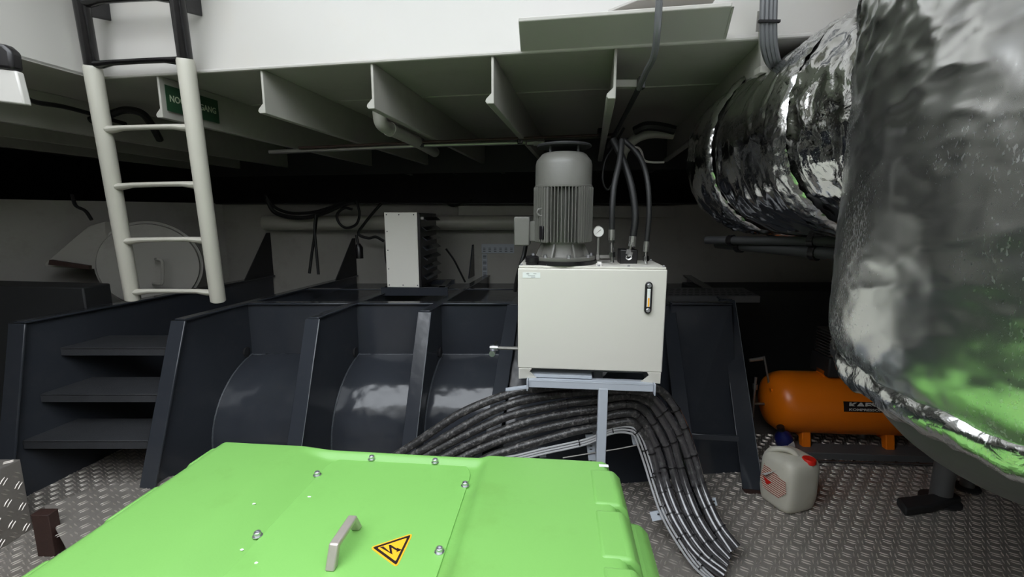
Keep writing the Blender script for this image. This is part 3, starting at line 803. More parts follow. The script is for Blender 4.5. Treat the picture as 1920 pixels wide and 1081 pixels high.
for k in range(8):
    a = 2*math.pi*(k+.5)/8; d = Vector((math.cos(a), math.sin(a), 0)); c = Vector((MXc, MYc, 0))
    b.prism([c + d*rm*.7 + Vector((0,0,zfin0-.01)), c + d*rm*.86 + Vector((0,0,zfin0-.01)), c + d*rm*1.12 + Vector((0,0,zfl+.03)), c + d*rm*.7 + Vector((0,0,zfl+.03))], Vector((-d.y, d.x, 0))*0.008)
b.lathe([(rm*1.22, zfl + 0.018), (rm*1.24, zfl + 0.022), (rm*1.24, zfl + 0.034), (rm*1.2, zfl + 0.036), (rm*.8, zfl + .036)], (MXc, MYc, 0), 48)
build(b, 'end_bell', M_MOTOR, mot, world=False)
b = B(); b.lathe([(rm*1.27, zfl), (rm*1.27, zfl + 0.018), (rm*.5, zfl + .018)], (MXc, MYc, 0), 48); build(b, 'flange_ring', M_BLKPL, mot, world=False)
for k in range(8):
    a = 2*math.pi*k/8 + .2
    b = B(); b.lathe([(0.010, 0), (0.010, 0.012), (0.006, 0.014)], (MXc + rm*1.12*math.cos(a), MYc + rm*1.12*math.sin(a), zfl + .036), 6); build(b, 'flange_bolt', M_ZINC, mot, world=False)
# canopy disc above the cowl
zr = mz(272)
b = B(); b.lathe([(rm*0.98, zr - 0.012), (rm*1.0, zr - 0.006), (rm*0.97, zr), (0.02, zr + 0.01)], (MXc, MYc, 0), 48)
for k in range(4):
    a = math.radians(45 + 90*k); b.box((MXc + rm*.7*math.cos(a), MYc + rm*.7*math.sin(a), (ztp + zr)/2), (0.01, 0.01, zr - ztp + 0.005))
build(b, 'rain_canopy', M_DARK, mot, world=False)
# terminal box on the left
b = B(); tb0, tb1 = HL(966, 406, MYc), HL(994, 459, MYc)
b.box(((tb0.x+tb1.x)/2, MYc, (tb0.z+tb1.z)/2), (tb1.x - tb0.x, 0.13, tb0.z - tb1.z)); tbx = build(b, 'terminal_box', M_MOTOR, mot, world=False, bevel=0.006)
b = B(); b.box((tb1.x + 0.02, MYc, (tb0.z+tb1.z)/2), (0.05, 0.09, (tb0.z - tb1.z)*.7)); build(b, 'box_neck', M_MOTOR, mot, world=False, bevel=0.004)
# filler cap
b = B(); c = HL(998, 487, 0.06); b.lathe([(0.030, HT + .01), (0.030, HT + 0.022), (0.034, HT + .024), (0.034, HT + 0.048), (0.026, HT + 0.054), (0.001, HT + .054)], (c.x, 0.06, 0), 24); build(b, 'filler_cap', M_BLKPL, hpu, world=False)
# pressure gauge on its riser
c = HL(1122, 434, 0.16)
b = B(); b.lathe([(0.028, 0.012), (0.028, -0.012), (0.025, -0.014), (0.024, -0.010)], c, 28, Matrix.Rotation(-math.pi/2, 4, 'X')); pg = build(b, 'pressure_gauge', M_STEEL, hpu, world=False)
b = B(); b.lathe([(0.0245, 0), (0.0245, 0.001)], c + Vector((0, -0.012, 0)), 28, Matrix.Rotation(math.pi/2, 4, 'X')); build(b, 'dial', M_PALE, pg, world=False)
b = B(); b.prism([c + Vector((-.016, -.0135, -.013)), c + Vector((.009, -.0135, .011)), c + Vector((.011, -.0135, .009))], (0, -0.0006, 0)); build(b, 'needle', M_INK, pg, world=False)
b = B(); b.tube([(c.x, 0.16, c.z - 0.028), (c.x, 0.16, HT + 0.01)], 0.008, 10); b.lathe([(0.014, HT + .03), (0.014, HT + .055)], (c.x, .16, 0), 6); b.box((c.x + .03, .16, HT + .045), (0.06, .016, .016)); build(b, 'gauge_riser', M_STEEL, hpu, world=False)
# valve block and top fittings
b = B(); c = HL(1176, 482, 0.2); b.box((c.x, 0.2, HT + 0.045), (0.085, 0.10, 0.07)); vb = build(b, 'valve_block', M_BLKPL, hpu, world=False, bevel=0.004)
b = B(); b.tube([Vector((c.x, .148, HT + .045)) + Vector((.013*math.cos(t*.5236), 0, .013*math.sin(t*.5236))) for t in range(13)], 0.004, 6); build(b, 'banjo_ring', M_CHROME, vb, world=False)
b = B(); c = HL(1124, 495, 0.05); b.lathe([(0.016, HT+.01), (0.016, HT + .022), (0.011, HT + .024), (0.011, HT+.03)], (c.x, 0.05, 0), 6); build(b, 'plug', M_PALE, hpu, world=False)
# drain cock on the left side
p = HL(972, 653, 0.05); q = HL(925, 657, 0.05)
b = B(); b.tube([(p.x - 0.0, .05, p.z), (q.x, .05, p.z)], 0.009, 10); dc = build(b, 'drain_pipe', M_STEEL, hpu, world=False)
b = B(); b.lathe([(0.014, -0.02), (0.017, 0), (0.014, 0.02)], (q.x + .004, .05, p.z), 12, Matrix.Rotation(math.pi/2, 4, 'Y')); b.lathe([(0.015, -0.012), (0.015, 0.016)], (q.x - .004, .045, p.z - .026), 12, Matrix.Rotation(math.pi/2, 4, 'X')); b.tube([(q.x, .05, p.z), (q.x - .002, .05, p.z - .03)], .009, 8); build(b, 'ball_valve', M_ZINC, dc, world=False)
b = B(); b.box((q.x + .012, .05, p.z + .022), (0.008, 0.012, 0.03), Matrix.Rotation(.5, 3, 'Y')); build(b, 'lever', M_BLKPL, dc, world=False)

# hoses rising from the unit
def hose(name, label, px, r, y0, m=M_BLACK, fit=3):
    P = []
    for (x, y, dy) in px: P.append(MW[hpu.name] @ HL(x, y, y0 + dy))
    h = thing(name, label, 'hose', P[0], group='hydraulic hoses')
    pth = crom(P[fit-1:], 8)
    b_ = B(); b_.tube(pth, r, 12); build(b_, 'hose_body', m, h)
    b_ = B(); b_.tube(P[:fit], r*0.62, 10)
    for k in range(fit - 1):
        c_ = P[k]*.5 + P[k+1]*.5; d_ = (P[k+1]-P[k]).normalized()
        b_.tube([c_ - d_*.012, c_ + d_*.012], r*1.12, 6)
    build(b_, 'fitting', M_CHROME, h)
    b_ = B(); d_ = (P[fit]-P[fit-1]).normalized(); b_.tube([P[fit-1] - d_*.03, P[fit-1] + d_*.02], r*1.1, 10); build(b_, 'ferrule', M_STEEL, h)
    return h
hose('hydraulic_hose', 'black hydraulic hose nearest the pressure gauge, with two hex fittings', [(1148, 492, 0), (1147, 462, 0), (1147, 438, 0), (1148, 390, 0), (1152, 345, .02), (1162, 300, .06), (1166, 262, .1)], 0.0145, 0.1)
hose('hydraulic_hose', 'thickest black hydraulic hose in the middle, bending down to a banjo fitting', [(1177, 480, 0), (1182, 465, 0), (1186, 450, 0), (1191, 405, .0), (1184, 350, .02), (1168, 300, .06), (1150, 262, .12)], 0.0175, 0.15)
hose('hydraulic_hose', 'thin black hydraulic hose farthest right above the grey tank', [(1211, 494, 0), (1211, 475, 0), (1212, 460, 0), (1217, 400, .0), (1214, 340, .02), (1200, 295, .08), (1170, 262, .14)], 0.0125, 0.12)

# ------------------------------------------------------------------ stand under the unit
sd = thing('steel_stand', 'light grey steel T-stand carrying the hydraulic unit', 'stand', (MW[hpu.name] @ Vector((0.02, .06, 0))) * Vector((1,1,0)) if False else Vector((cm.x, cm.y, 0)), cyaw)
SI = MW[sd.name].inverted()
zS = zb_ - 0.055
xl_, xr_ = (SI @ at(990, 716, 2.1)).x, (SI @ at(1222, 722, 2.1)).x
b = B(); b.box(((xl_+xr_)/2, 0.02, zS - 0.003), (xr_-xl_, 0.06, 0.006)); b.box(((xl_+xr_)/2, 0.0 - .006, zS - 0.019), (xr_-xl_, 0.006, 0.038)); build(b, 'front_rail', M_STAND, sd, world=False, bevel=0.0015)
b = B(); b.box(((xl_+xr_)/2, 0.28, zS - 0.02), (xr_-xl_, 0.05, 0.04)); build(b, 'rear_rail', M_STAND, sd, world=False, bevel=0.002)
for xx in (xl_ - .004, xr_ + .004):
    b = B(); b.box((xx, 0.13, zS - 0.022), (0.006, 0.32, 0.055)); build(b, 'end_rail', M_STAND, sd, world=False, bevel=0.0015)
b = B(); b.box((xl_ + 0.16, 0.13, zS - 0.0 + 0.012), (0.30, 0.22, 0.016)); build(b, 'tray_plate', M_STAND, sd, world=False, bevel=0.002)
xp = (SI @ at(1129, 780, 2.1)).x
b = B(); b.box((xp, 0.012, (zS - .03)/2), (0.045, 0.045, zS - .03)); build(b, 'post', M_STAND, sd, world=False, bevel=0.004)
b = B(); b.box((xp, 0.28, (zS - .04)/2), (0.045, 0.045, zS - .04)); build(b, 'post', M_STAND, sd, world=False, bevel=0.004)
b = B(); b.box((xp, 0.14, 0.006), (0.14, 0.40, 0.012)); build(b, 'base_plate', M_STAND, sd, world=False, bevel=0.002)
pth = [at(948, 731, 2.1), at(991, 725, 2.1)]
b = B(); b.prism([pth[0], pth[1], pth[1] + Vector((0,0,-.008)), pth[0] + Vector((0,0,-.006))], (0, .03, 0)); build(b, 'side_lug', M_STAND, sd)

# ------------------------------------------------------------------ thick power cables
def Z3(x, y): return (760 + x*0.35242, 700 + y*0.35242)
def cabs(px, py, off=0.0):
    Y = 2.15
    for _ in range(60):
        z = at(px, py, Y).z
        f = 2.19 + 0.13*z - (2.3*(0.4 - z)**2 if z < 0.4 else 0)
        Y += (f + off - Y)*0.5
    return at(px, py, Y)
CB = [
 [(-60,440),(50,372),(300,208),(560,105),(690,82),(850,66),(1000,58),(1180,50),(1330,78),(1405,140),(1462,235),(1500,330),(1545,470),(1582,600),(1640,740),(1690,830),(1768,925)],
 [(-10,465),(90,408),(400,230),(560,162),(700,128),(860,106),(1020,92),(1150,88),(1295,112),(1368,182),(1440,290),(1488,400),(1535,560),(1590,700),(1650,820),(1735,950)],
 [(60,470),(150,415),(400,288),(560,222),(710,186),(860,158),(1020,140),(1190,118),(1290,150),(1350,220),(1418,340),(1458,480),(1500,620),(1560,765),(1640,890),(1725,985)],
 [(140,480),(230,430),(420,340),(570,282),(710,240),(870,208),(1020,188),(1190,162),(1270,196),(1328,275),(1386,380),(1420,500),(1458,630),(1520,780),(1610,920),(1715,1020)],
 [(220,490),(310,440),(500,358),(720,294),(870,260),(1020,234),(1190,208),(1256,248),(1306,325),(1350,430),(1380,550),(1426,690),(1496,830),(1590,960),(1705,1060)],
 [(380,480),(480,428),(740,350),(900,306),(1020,282),(1190,254),(1244,288),(1286,350),(1320,450),(1346,560),(1390,690),(1452,820),(1548,960),(1695,1100)]]
which = ['outermost of the six thick black power cables in the arch', 'second thick black power cable from the outside of the arch', 'third thick black power cable from the outside of the arch',
         'fourth thick black power cable from the outside of the arch', 'fifth thick black power cable, next to the innermost thick one', 'innermost thick black power cable, just above the thin grey cables']
tie0 = None
for ci, px in enumerate(CB):
    P = []
    for k, (x, y) in enumerate(px):
        p = cabs(*Z3(x, y)); P.append(p)
    # behind the enclosure the cable runs on down to the floor
    P = [P[0] + Vector((-0.35, 0.0, -0.28)), P[0] + Vector((-0.16, 0.0, -0.10))] + P
    e = P[-1]; P[-1] = Vector((e.x, e.y, max(e.z, 0.03))); 
    path = crom(P, 7)
    cab = thing('power_cable', which[ci], 'cable', path[-1], group='thick power cables')
    nsp = int(len(path) * 0.60)
    b = B(); b.tube(path[:nsp + 1], 0.0222, 14); build(b, 'dusty_sheath', M_CABLE, cab)
    b = B(); b.tube(path[nsp:], 0.0218, 14); build(b, 'film_sheath', M_CABLE2, cab)
    n = len(path)
    for k, fr in enumerate((0.40, 0.52, 0.64, 0.70, 0.76, 0.82, 0.87, 0.93)):
        i = min(n - 2, int(fr * n) + (ci * 2) % 3)
        d = path[i+1] - path[i]
        M = MW[cab.name].inverted() @ align(path[i], d)
        if tie0 is None:
            b = B(); b.lathe([(0.0222, -0.0035), (0.0245, -0.0035), (0.0245, 0.0035), (0.0222, 0.0035)], n=16, caps=False); b.box((0, -0.026, 0), (0.010, 0.008, 0.010)); b.box((0.01, -0.034, 0), (0.004, 0.018, 0.004))
            tie0 = build(b, 'cable_tie', M_BLKPL, cab, world=False); tie0.matrix_local = M
        else: inst(tie0, cab, M)
    # printed marking along the sheath on top
    if 0 < ci < 5:
        i = int(n * (0.385, 0.385, 0.40, 0.40, 0.40, 0.4)[ci]); d = (path[i+1] - path[i]).normalized()
        b = B()
        for k, off in enumerate((-0.03, -0.016, -0.002, 0.022)):
            c = path[i] + d*off + Vector((0, -0.0190, 0.0122)); 
            nrm = Vector((0, -0.84, 0.53))
            b.box(c, (0.009, 0.001, 0.016), basis((0,0,0), d, nrm.cross(d)).to_3x3() @ Matrix.Rotation(math.pi/2, 3, 'X'))
        build(b, 'printed_mark', M_INK, cab)
# thin grey cables on the inside of the arch
GC = [(480,470),(600,440),(740,405),(880,375),(980,350),(1080,305),(1150,290),(1215,300),(1258,350),(1300,470),(1340,600),(1390,740),(1462,870),(1560,1010),(1650,1100)]
gl_ = ['upper thin grey cable inside the arch of thick cables', 'middle thin grey cable inside the arch of thick cables', 'lower thin grey cable inside the arch of thick cables']
for k in range(3):
    P = [cabs(*Z3(x - k*6 + 4, y + k*15 - 8 if i < 8 else y + k*4), -.004) for i, (x, y) in enumerate(GC)]
    # inside of the arch: shift along local normal in the plane instead where steep
    for i in range(8, len(P)): P[i] = P[i] + Vector((-0.0105 * k, 0, 0))
    P[-1].z = max(P[-1].z, 0.012)
    P = [P[0] + Vector((-.3, 0, -.16))] + P
    path = crom(P, 7)
    g = thing('grey_cable', gl_[k], 'cable', path[-1], group='thin grey cables')
    b = B(); b.tube(path, 0.0058, 8); build(b, 'sheath', M_GREYC, g)
    if k == 0:
        for fr in (0.30, 0.42, 0.55, 0.63, 0.70, 0.78, 0.86, 0.94):
            i = int(fr*len(path)); d = path[i+1]-path[i]; M = align(path[i] + Vector((-.006, 0, -.006)), d)
            b = B(); b.lathe([(0.0185, -.003), (0.0195, -.003), (0.0195, .003), (0.0185, .003)], n=14, caps=False); b.v = [M @ v for v in b.v]; build(b, 'cable_tie', M_BLKPL, g)
# support clips
def clip(poly, label, name='cable_bracket'):
    P = [cabs(*Z3(x, y), .03) for x, y in poly]
    bb = B(); bb.prism(P, Vector((0, .006, 0)))
    o = thing(name, label, 'bracket', Vector((sum(p.x for p in P)/len(P), P[0].y, min(p.z for p in P))), group='cable brackets')
    build(bb, 'plate', M_STAND, o, bevel=0.001)
    c = sum(P, Vector())/len(P)
    for s in (-1, 1):
        bb = B(); bb.box(c + Vector((0, -.002, .009*s)), (0.014, .003, .005)); build(bb, 'slot', M_BLKPL, o)
clip([(958,325),(1000,322),(1015,460),(975,462)], 'perforated grey bracket left of the stand post under the thin cables')
clip([(705,395),(745,390),(750,445),(715,448)], 'small grey bracket at the rim of the green enclosure')
clip([(1195,300),(1230,290),(1255,372),(1212,380)], 'grey bracket at the right shoulder of the thin cables')
clip([(1300,738),(1380,722),(1392,772),(1315,786)], 'grey bracket sticking out left of the cables near the floor')
clip([(1610,668),(1650,660),(1662,700),(1630,712)], 'grey bracket sticking out right of the cables near the floor')
b = B(); b.tube([cabs(*Z3(838, 447), .02), cabs(*Z3(1130, 400), .02), cabs(*Z3(1258, 375), .02)], 0.0035, 6)
tag(build(b, 'thin_rod', M_STEEL), 'thin steel rod crossing behind the stand post', 'rod')
b = B(); b.box(atz(1322, 1062, 0.006), (0.26, 0.03, 0.012), Matrix.Rotation(-0.95, 3, 'Z'))
tag(build(b, 'floor_collar', M_RUST, bevel=0.004), 'rusty floor collar where the cables enter the deck', 'collar')

# ------------------------------------------------------------------ foil wrapped silencer and pipe
SX, SY, SR, SZ0, SZ1 = 1.478, 0.757, 0.765, 1.275, 2.80
sil = thing('exhaust_silencer', 'huge upright exhaust silencer wrapped in wrinkled aluminium foil at the right edge', 'silencer', (SX, SY, 0.95))
b = B()
NU, NV = 420, 260
def fold(x, y, z, amp):
    # directional wrinkles fanning from the pipe joint
    w = fbm((x*1.3, y*1.3, z*1.1 + 3.1), 3)
    r1 = 1 - abs(fbm((x*3.0 + w, y*3.0, z*4.6 + .8*x), 3)); r2 = 1 - abs(fbm((x*7.5, y*7.5 + w, z*12.0 + 3*x), 3))
    r3 = 1 - abs(fbm((x*13 + 2*w, y*13, z*17 + 5*x), 3))
    return amp * (0.6*w + 0.75*(r1**4 - .4) + 0.34*(r2**4 - .4)) + (0.0003 + .06*amp)*(r3**4 - .4)
def sil_p(u, v):
    t = 2*math.pi*u; z = SZ0 + (SZ1 - SZ0)*v
    x, y = math.cos(t), math.sin(t)
    up = max(0.0, (z - 1.75)/0.9); up = min(1, up)
    amp = 0.004 + 0.026*up
    r = SR + fold(x, y, z, amp)
    lo = max(0, 1 - (z - SZ0)/0.16)
    r += 0.006*lo*fbm((x*14, y*14, z*14), 3) - 0.055*lo**3
    z2 = z + 0.012*lo*fbm((x*9, y*9, 1.7), 2)
    return Vector((SX + r*x, SY + r*y, z2))
b.grid(sil_p, NU, NV)
b.f = b.f
sk = build(b, 'foil_jacket', M_FOIL, sil, sharp=70)
b = B()
def rim_p(u, v):
    t = 2*math.pi*u; x, y = math.cos(t), math.sin(t)
    a = math.pi*(v - 0.5)*1.1
    rr_ = 0.030 + 0.008*fbm((x*12, y*12, v*3), 3)
    return Vector((SX + (SR - 0.045 + rr_*math.cos(a))*x, SY + (SR - 0.045 + rr_*math.cos(a))*y, SZ0 + 0.02 + rr_*math.sin(a)*1.3 + .006*fbm((x*10, y*10, 5), 2)))
b.grid(rim_p, 300, 14); build(b, 'crinkled_rim', M_FOILC, sil, sharp=70)
b = B(); b.lathe([(SR - 0.04, SZ0 + .015), (SR - 0.06, SZ0 - 0.012), (SR - 0.10, SZ0 - 0.03), (0.01, SZ0 - 0.03)], (SX, SY, 0), 64)
b.f = [tuple(reversed(f)) for f in b.f]
build(b, 'bottom_plate', M_DISH, sil)
b = B(); cS = Vector((1.40, 1.04, SZ0 - 0.02))
b.lathe([(max(0.001, math.sin(a_*math.pi/40)), -math.cos(a_*math.pi/40)) for a_ in range(0, 21)], cS, 48, Matrix.Diagonal((0.46, 0.40, 0.31, 1)))
build(b, 'sump_bowl', M_DISH, sil, sharp=60)
b = B(); b.lathe([(SR - .02, SZ1 - .01), (0.3, SZ1 + 0.05), (0.01, SZ1 + .05)], (SX, SY, 0), 64); build(b, 'top_cap', M_FOIL, sil)

pp = thing('exhaust_pipe', 'foil-wrapped exhaust pipe running back from the silencer and bending right', 'exhaust pipe', (1.25, 1.9, 1.57))
PXc, PZc, PR, PYE = 1.25, 1.945, 0.372, 2.22
axis = [Vector((PXc + .04, 1.15, PZc + .01)), Vector((PXc, 1.5, PZc)), Vector((PXc, PYE, PZc))]
BR = 0.42
NSEG = 5
for k in range(1, NSEG + 1):
    a = math.pi/2*k/NSEG; axis.append(Vector((PXc + BR - BR*math.cos(a), PYE + BR*math.sin(a), PZc)))
axis.append(Vector((PXc + BR + 1.2, PYE + BR, PZc)))
# resample
fine = []
for i in range(len(axis)-1):
    L_ = (axis[i+1]-axis[i]).length; m_ = max(2, int(L_/0.012))
    fine += [axis[i].lerp(axis[i+1], k/m_) for k in range(m_)]
fine.append(axis[-1])
b = B(); NK = 150; rings = []
for i, p in enumerate(fine):
    j0, j1 = max(0, i-9), min(len(fine)-1, i+9)
    T = (fine[j1]-fine[j0]).normalized(); A = T.cross(Vector((0,0,1))).normalized(); Bv = T.cross(A)
    rg_ = []
    for k in range(NK):
        t = 2*math.pi*k/NK; d = A*math.cos(t) + Bv*math.sin(t); q = p + d*PR
        w = fbm(q*2.2, 3); r1 = 1 - abs(fbm(Vector((q.x*3.5 + w, q.y*9.0, q.z*3.5)), 3))
        near = max(0, 1 - abs(q.y - 1.35)/0.35)
        low = max(0.0, (PZc - q.z)/PR - 0.55) * max(0, min(1, (q.y - 2.0)/.3))
        cr_ = 1 - abs(fbm(q*11, 3)); cr2 = 1 - abs(fbm(q*22 + Vector((3,1,2)), 2))
        dr = 0.007*w + 0.010*(r1**3 - .5) + (0.014*near + 0.05*low)*(cr_**3 - .45) + (0.006*near + .02*low)*(cr2**3 - .4)
        rg_.append(q + d*dr)
    rings.append(rg_)
b.loft(rings)
build(b, 'foil_wrap', M_FOILP, pp, sharp=75)
def tape(yc, wid, tilt):
    bb = B()
    def f(u, v):
        t = 2*math.pi*u; yy = yc + (v-.5)*wid + tilt*math.sin(t) + .010*fbm((math.cos(t)*3, math.sin(t)*3, yc), 2)
        r = PR + 0.016 + 0.006*fbm((math.cos(t)*14, math.sin(t)*14, yy*40), 3) - 0.012*abs(2*v-1)**4
        return Vector((PXc + r*math.cos(t), yy, PZc + r*math.sin(t)))
    bb.grid(f, 260, 12); return bb
for yc, wd, tl in ((1.58, 0.13, 0.03), (2.10, 0.085, 0.02)):
    build(tape(yc, wd, tl), 'foil_tape', M_FOILC, pp, sharp=70)
# dark pipes under the foil pipe
for (p, q, r, lab) in (((1325, 450), (1590, 452), 0.020, 'upper dark pipe slung directly under the foil-wrapped pipe'), ((1345, 456), (1590, 478), 0.026, 'lower thicker dark pipe sloping under the foil-wrapped pipe')):
    P, Q = at(*p, 2.35), at(*q, 1.75); t = thing('dark_pipe', lab, 'pipe', P, group='dark pipes under the foil pipe')
    b = B(); b.tube([P, Q, Q + (Q-P)*.4], r, 12); build(b, 'tube', M_DARK, t)
    for f_ in (0.22, 0.8):
        c = P.lerp(Q, f_); d = (Q-P).normalized(); b = B(); b.tube([c-d*.012, c+d*.012], r*1.35, 14); build(b, 'clamp', M_BLKGL, t)

# ------------------------------------------------------------------ air compressor
YCm = 3.10
c0 = at(1437, 752, YCm); zt3, zb3 = at(1530, 700, YCm - .0).z, at(1530, 808, YCm).z
cr_ = (zt3 - zb3)/2; cz = (zt3 + zb3)/2 ; LX = 1.30
cmp_ = thing('air_compressor', 'orange air compressor tank lying on the floor behind the white jerry can', 'compressor', (c0.x + LX/2, YCm, 0), math.radians(-4))
My = Matrix.Rotation(math.pi/2, 4, 'Y')
b = B(); x0 = -LX/2
pr2 = [(0.001, 0), (cr_*.5, .012), (cr_*.8, .045), (cr_*.95, .09), (cr_, .14), (cr_, LX - .14), (cr_*.95, LX - .09), (cr_*.8, LX - .045), (cr_*.5, LX - .012), (0.001, LX)]
b.lathe(pr2, (x0, 0, cz), 40, My); build(b, 'air_receiver', M_ORANGE, cmp_, world=False)
for sx in (x0 + 0.22, x0 + 0.78):
    b = B(); b.prism([(sx, -.13, cz - cr_*.75), (sx, .13, cz - cr_*.75), (sx, .155, 0.04), (sx, .11, 0.04), (sx, .09, cz - cr_ - .005), (sx, -.09, cz - cr_ - .005), (sx, -.11, 0.04), (sx, -.155, 0.04)], (0.06, 0, 0)); lg_ = build(b, 'leg', M_ORANGE, cmp_, world=False, bevel=0.006)
    for sy in (-.13, .13):
        b = B(); b.lathe([(0.034, 0), (0.036, .012), (0.034, .042)], (sx + .03, sy, 0), 16); build(b, 'rubber_foot', M_ZINC, lg_, world=False)
pL_, pR_ = 1586, 1690
cmI = MW[cmp_.name].inverted()
p0 = cmI @ at(1586, 755, YCm - cr_*.97); wl_, hl_ = 0.34, 0.066
fy = -cr_*1.0
b = B()
ang = math.asin(max(-1, min(1, (p0.z - .035 - cz)/cr_)))
def labp(u, v):
    zz = p0.z - hl_*v; s_ = max(-.99, min(.99, (zz - cz)/cr_)); return Vector((p0.x + wl_*u, -(cr_ + .0012)*math.sqrt(1 - s_*s_), zz))
b.grid(lambda u, v: labp(u, 1-v), 4, 6); lab_ = build(b, 'name_label', M_INK, cmp_, world=False)
def place_text(nm, body, size, xx, zz, bold, sx):
    s_ = max(-.99, min(.99, (zz - cz)/cr_)); y = -(cr_ + .0022)*math.sqrt(1 - s_*s_)
    Mw = MW[cmp_.name] @ basis((xx, y, zz), (1, 0, 0), (0, -s_*0 + 0.0, 1)) 
    text(nm, body, size, M_PALE, lab_, Mw, 0.0008, bold, sx)
place_text('lettering', 'KAESER', 0.046, p0.x + 0.165, p0.z - 0.022, 0.0018, 1.7)
place_text('lettering', 'KOMPRESSOREN', 0.023, p0.x + 0.162, p0.z - 0.051, 0.0004, 1.5)
b = B(); b.tube([(x0 - .0, -.02, cz - .02), (x0 - .075, -.02, cz - .02)], .010, 8); b.tube([(x0 - .075, -.02, cz - .12), (x0 - .075, -.02, cz + .18)], .009, 8); b.tube([(x0 - .075, -.02, cz + .09), (x0 - .075, -.02, cz + .13)], .018, 8); dp = build(b, 'drain_pipework', M_STEEL, cmp_, world=False)
b = B(); b.tube([(x0 + .03, 0, cz + .13), (x0 - .02, 0, cz + .33), (x0 - .12, 0, cz + .30)], .008, 8); b.tube([(x0 - .03, 0, cz + .315), (x0 - .12, 0, cz + .30)], .013, 8); build(b, 'pressure_line', M_STEEL, cmp_, world=False)
b = B(); b.lathe([(0.018, 0), (0.018, .03)], (x0 + .012, -.06, cz + .10), 10, My); build(b, 'boss', M_ORANGE, cmp_, world=False)
# pump head with cooling ribs above the tank
hx = cmI @ at(1552, 640, YCm)
b = B(); b.box((hx.x + .15, 0, cz + cr_ + .07), (0.36, .22, .14)); build(b, 'pump_crankcase', M_DARK, cmp_, world=False, bevel=.01)
b = B()
for k in range(9): b.box((hx.x + .05, 0, hx.z - .085 + k*.021), (0.15, .16, .008))
b.box((hx.x + .05, 0, (hx.z + cz + cr_ + .1)/2), (0.09, .11, hx.z + .08 - cz - cr_ - .1)); build(b, 'cooling_ribs', M_STEEL, cmp_, world=False, stuff=True)
b = B(); b.box((hx.x + .02, -.02, cz + cr_ + .015), (0.10, .1, .05)); build(b, 'mounting_pad', M_ORANGE, cmp_, world=False, bevel=.005)

# floor ledge with a thin cable run in front of the compressor
pa, pb_ = atz(1505, 880, 0), atz(1750, 890, 0)
ld = thing('floor_ledge', 'low grey steel ledge on the floor in front of the orange compressor', 'ledge', ((pa.x+pb_.x)/2, pa.y, 0))
b = B(); b.prism([(pa.x, pa.y + .14, 0), (pb_.x + .4, pb_.y + .12, 0), (pb_.x + .4, pb_.y + .12, .05), (pa.x, pa.y + .14, .05)], (0, .14, 0)); build(b, 'bar', M_DISH, ld, bevel=.004)
cbp = [Vector((pa.x - .02, pa.y + .09, .018)), Vector(((pa.x+pb_.x)/2, (pa.y+pb_.y)/2 + .09, .018)), Vector((pb_.x + .4, pb_.y + .08, .018))]
lc = thing('ledge_cable', 'thin black cable tied along the foot of the low grey ledge', 'cable', cbp[0])
b = B(); b.tube(crom(cbp, 6), .011, 8); build(b, 'sheath', M_CABLE2, lc)
for k in range(1, 8):
    c = cbp[0].lerp(cbp[2], k/9); b = B(); b.tube([c - Vector((.004,0,0)), c + Vector((.004,0,0))], .0135, 8); build(b, 'cable_tie', M_BLKPL, lc)
# dark blue bottle between can and compressor
cc = atz(1474, 842, 0.02)
bt = thing('blue_bottle', 'dark blue plastic bottle leaning behind the white jerry can', 'bottle', (cc.x, cc.y - .02, 0.0), .3)
b = B(); T_ = Matrix.Rotation(math.radians(-24), 4, 'Y')
b.lathe([(0.05, 0.012), (0.056, .022), (0.056, .13), (0.045, .16), (0.022, .185), (0.02, .2)], (0, 0, .01), 20, T_); build(b, 'bottle_body', M_BLUE, bt, world=False)
b = B(); b.lathe([(0.024, .195), (0.024, .225), (0.001, .226)], (0, 0, .01), 16, T_); build(b, 'bottle_cap', M_BLKPL, bt, world=False)
b = B(); b.box(T_.to_3x3() @ Vector((0.0, -.056, .09)) + Vector((0, 0, .01)), (0.05, .002, .045), T_.to_3x3()); bl = build(b, 'bottle_label', M_PALE, bt, world=False)

# ------------------------------------------------------------------ white jerry can
jc = atz(1494, 962, 0); 
can = thing('jerry_can', 'milky white plastic jerry can with a red cap standing on the checker floor', 'jerry can', (jc.x, jc.y + .10, 0), math.radians(18))
def sup(w, d, z, cx=0, cy=0, e=4.5, n=48):
    out = []
    for k in range(n):
        t = 2*math.pi*k/n; c, s = math.cos(t), math.sin(t)
        out.append(Vector((cx + w/2*math.copysign(abs(c)**(2/e), c), cy + d/2*math.copysign(abs(s)**(2/e), s), z)))
    return out
JW, JD, JH = 0.245, 0.225, 0.335
secs = [sup(JW*.70, JD*.70, 0.0), sup(JW*.82, JD*.82, .002), sup(JW*.90, JD*.90, .012), sup(JW*.95, JD*.95, .035), sup(JW, JD, .09), sup(JW, JD, .16), sup(JW*1.01, JD*1.01, .24), sup(JW*.99, JD*.99, .275), sup(JW*.94, JD*.94, .300), sup(JW*.82, JD*.84, .318), sup(JW*.6, JD*.62, .328), sup(JW*.2, JD*.2, .331)]
secs = [[Vector((p.x, p.y, p.z*.94)) for p in r_] for r_ in secs]
b = B(); b.loft(secs); build(b, 'can_body', M_CAN, can, world=False, sharp=60)
b = B(); b.tube(crom([(-.085, .085, .275), (-.075, .06, .315), (-.045, .02, .332), (-.01, -.01, .326), (.012, -.03, .298)], 6), .016, 12); build(b, 'grip', M_CAN, can, world=False)
b = B(); b.lathe([(0.03, .30), (0.03, .322)], (.04, -.078, -.028), 20); build(b, 'neck', M_CAN, can, world=False)
b = B(); b.lathe([(0.033, .315), (0.036, .318), (0.036, .338), (0.031, .343), (0.001, .343)], (.04, -.078, -.03), 24); build(b, 'screw_cap', M_RED, can, world=False)
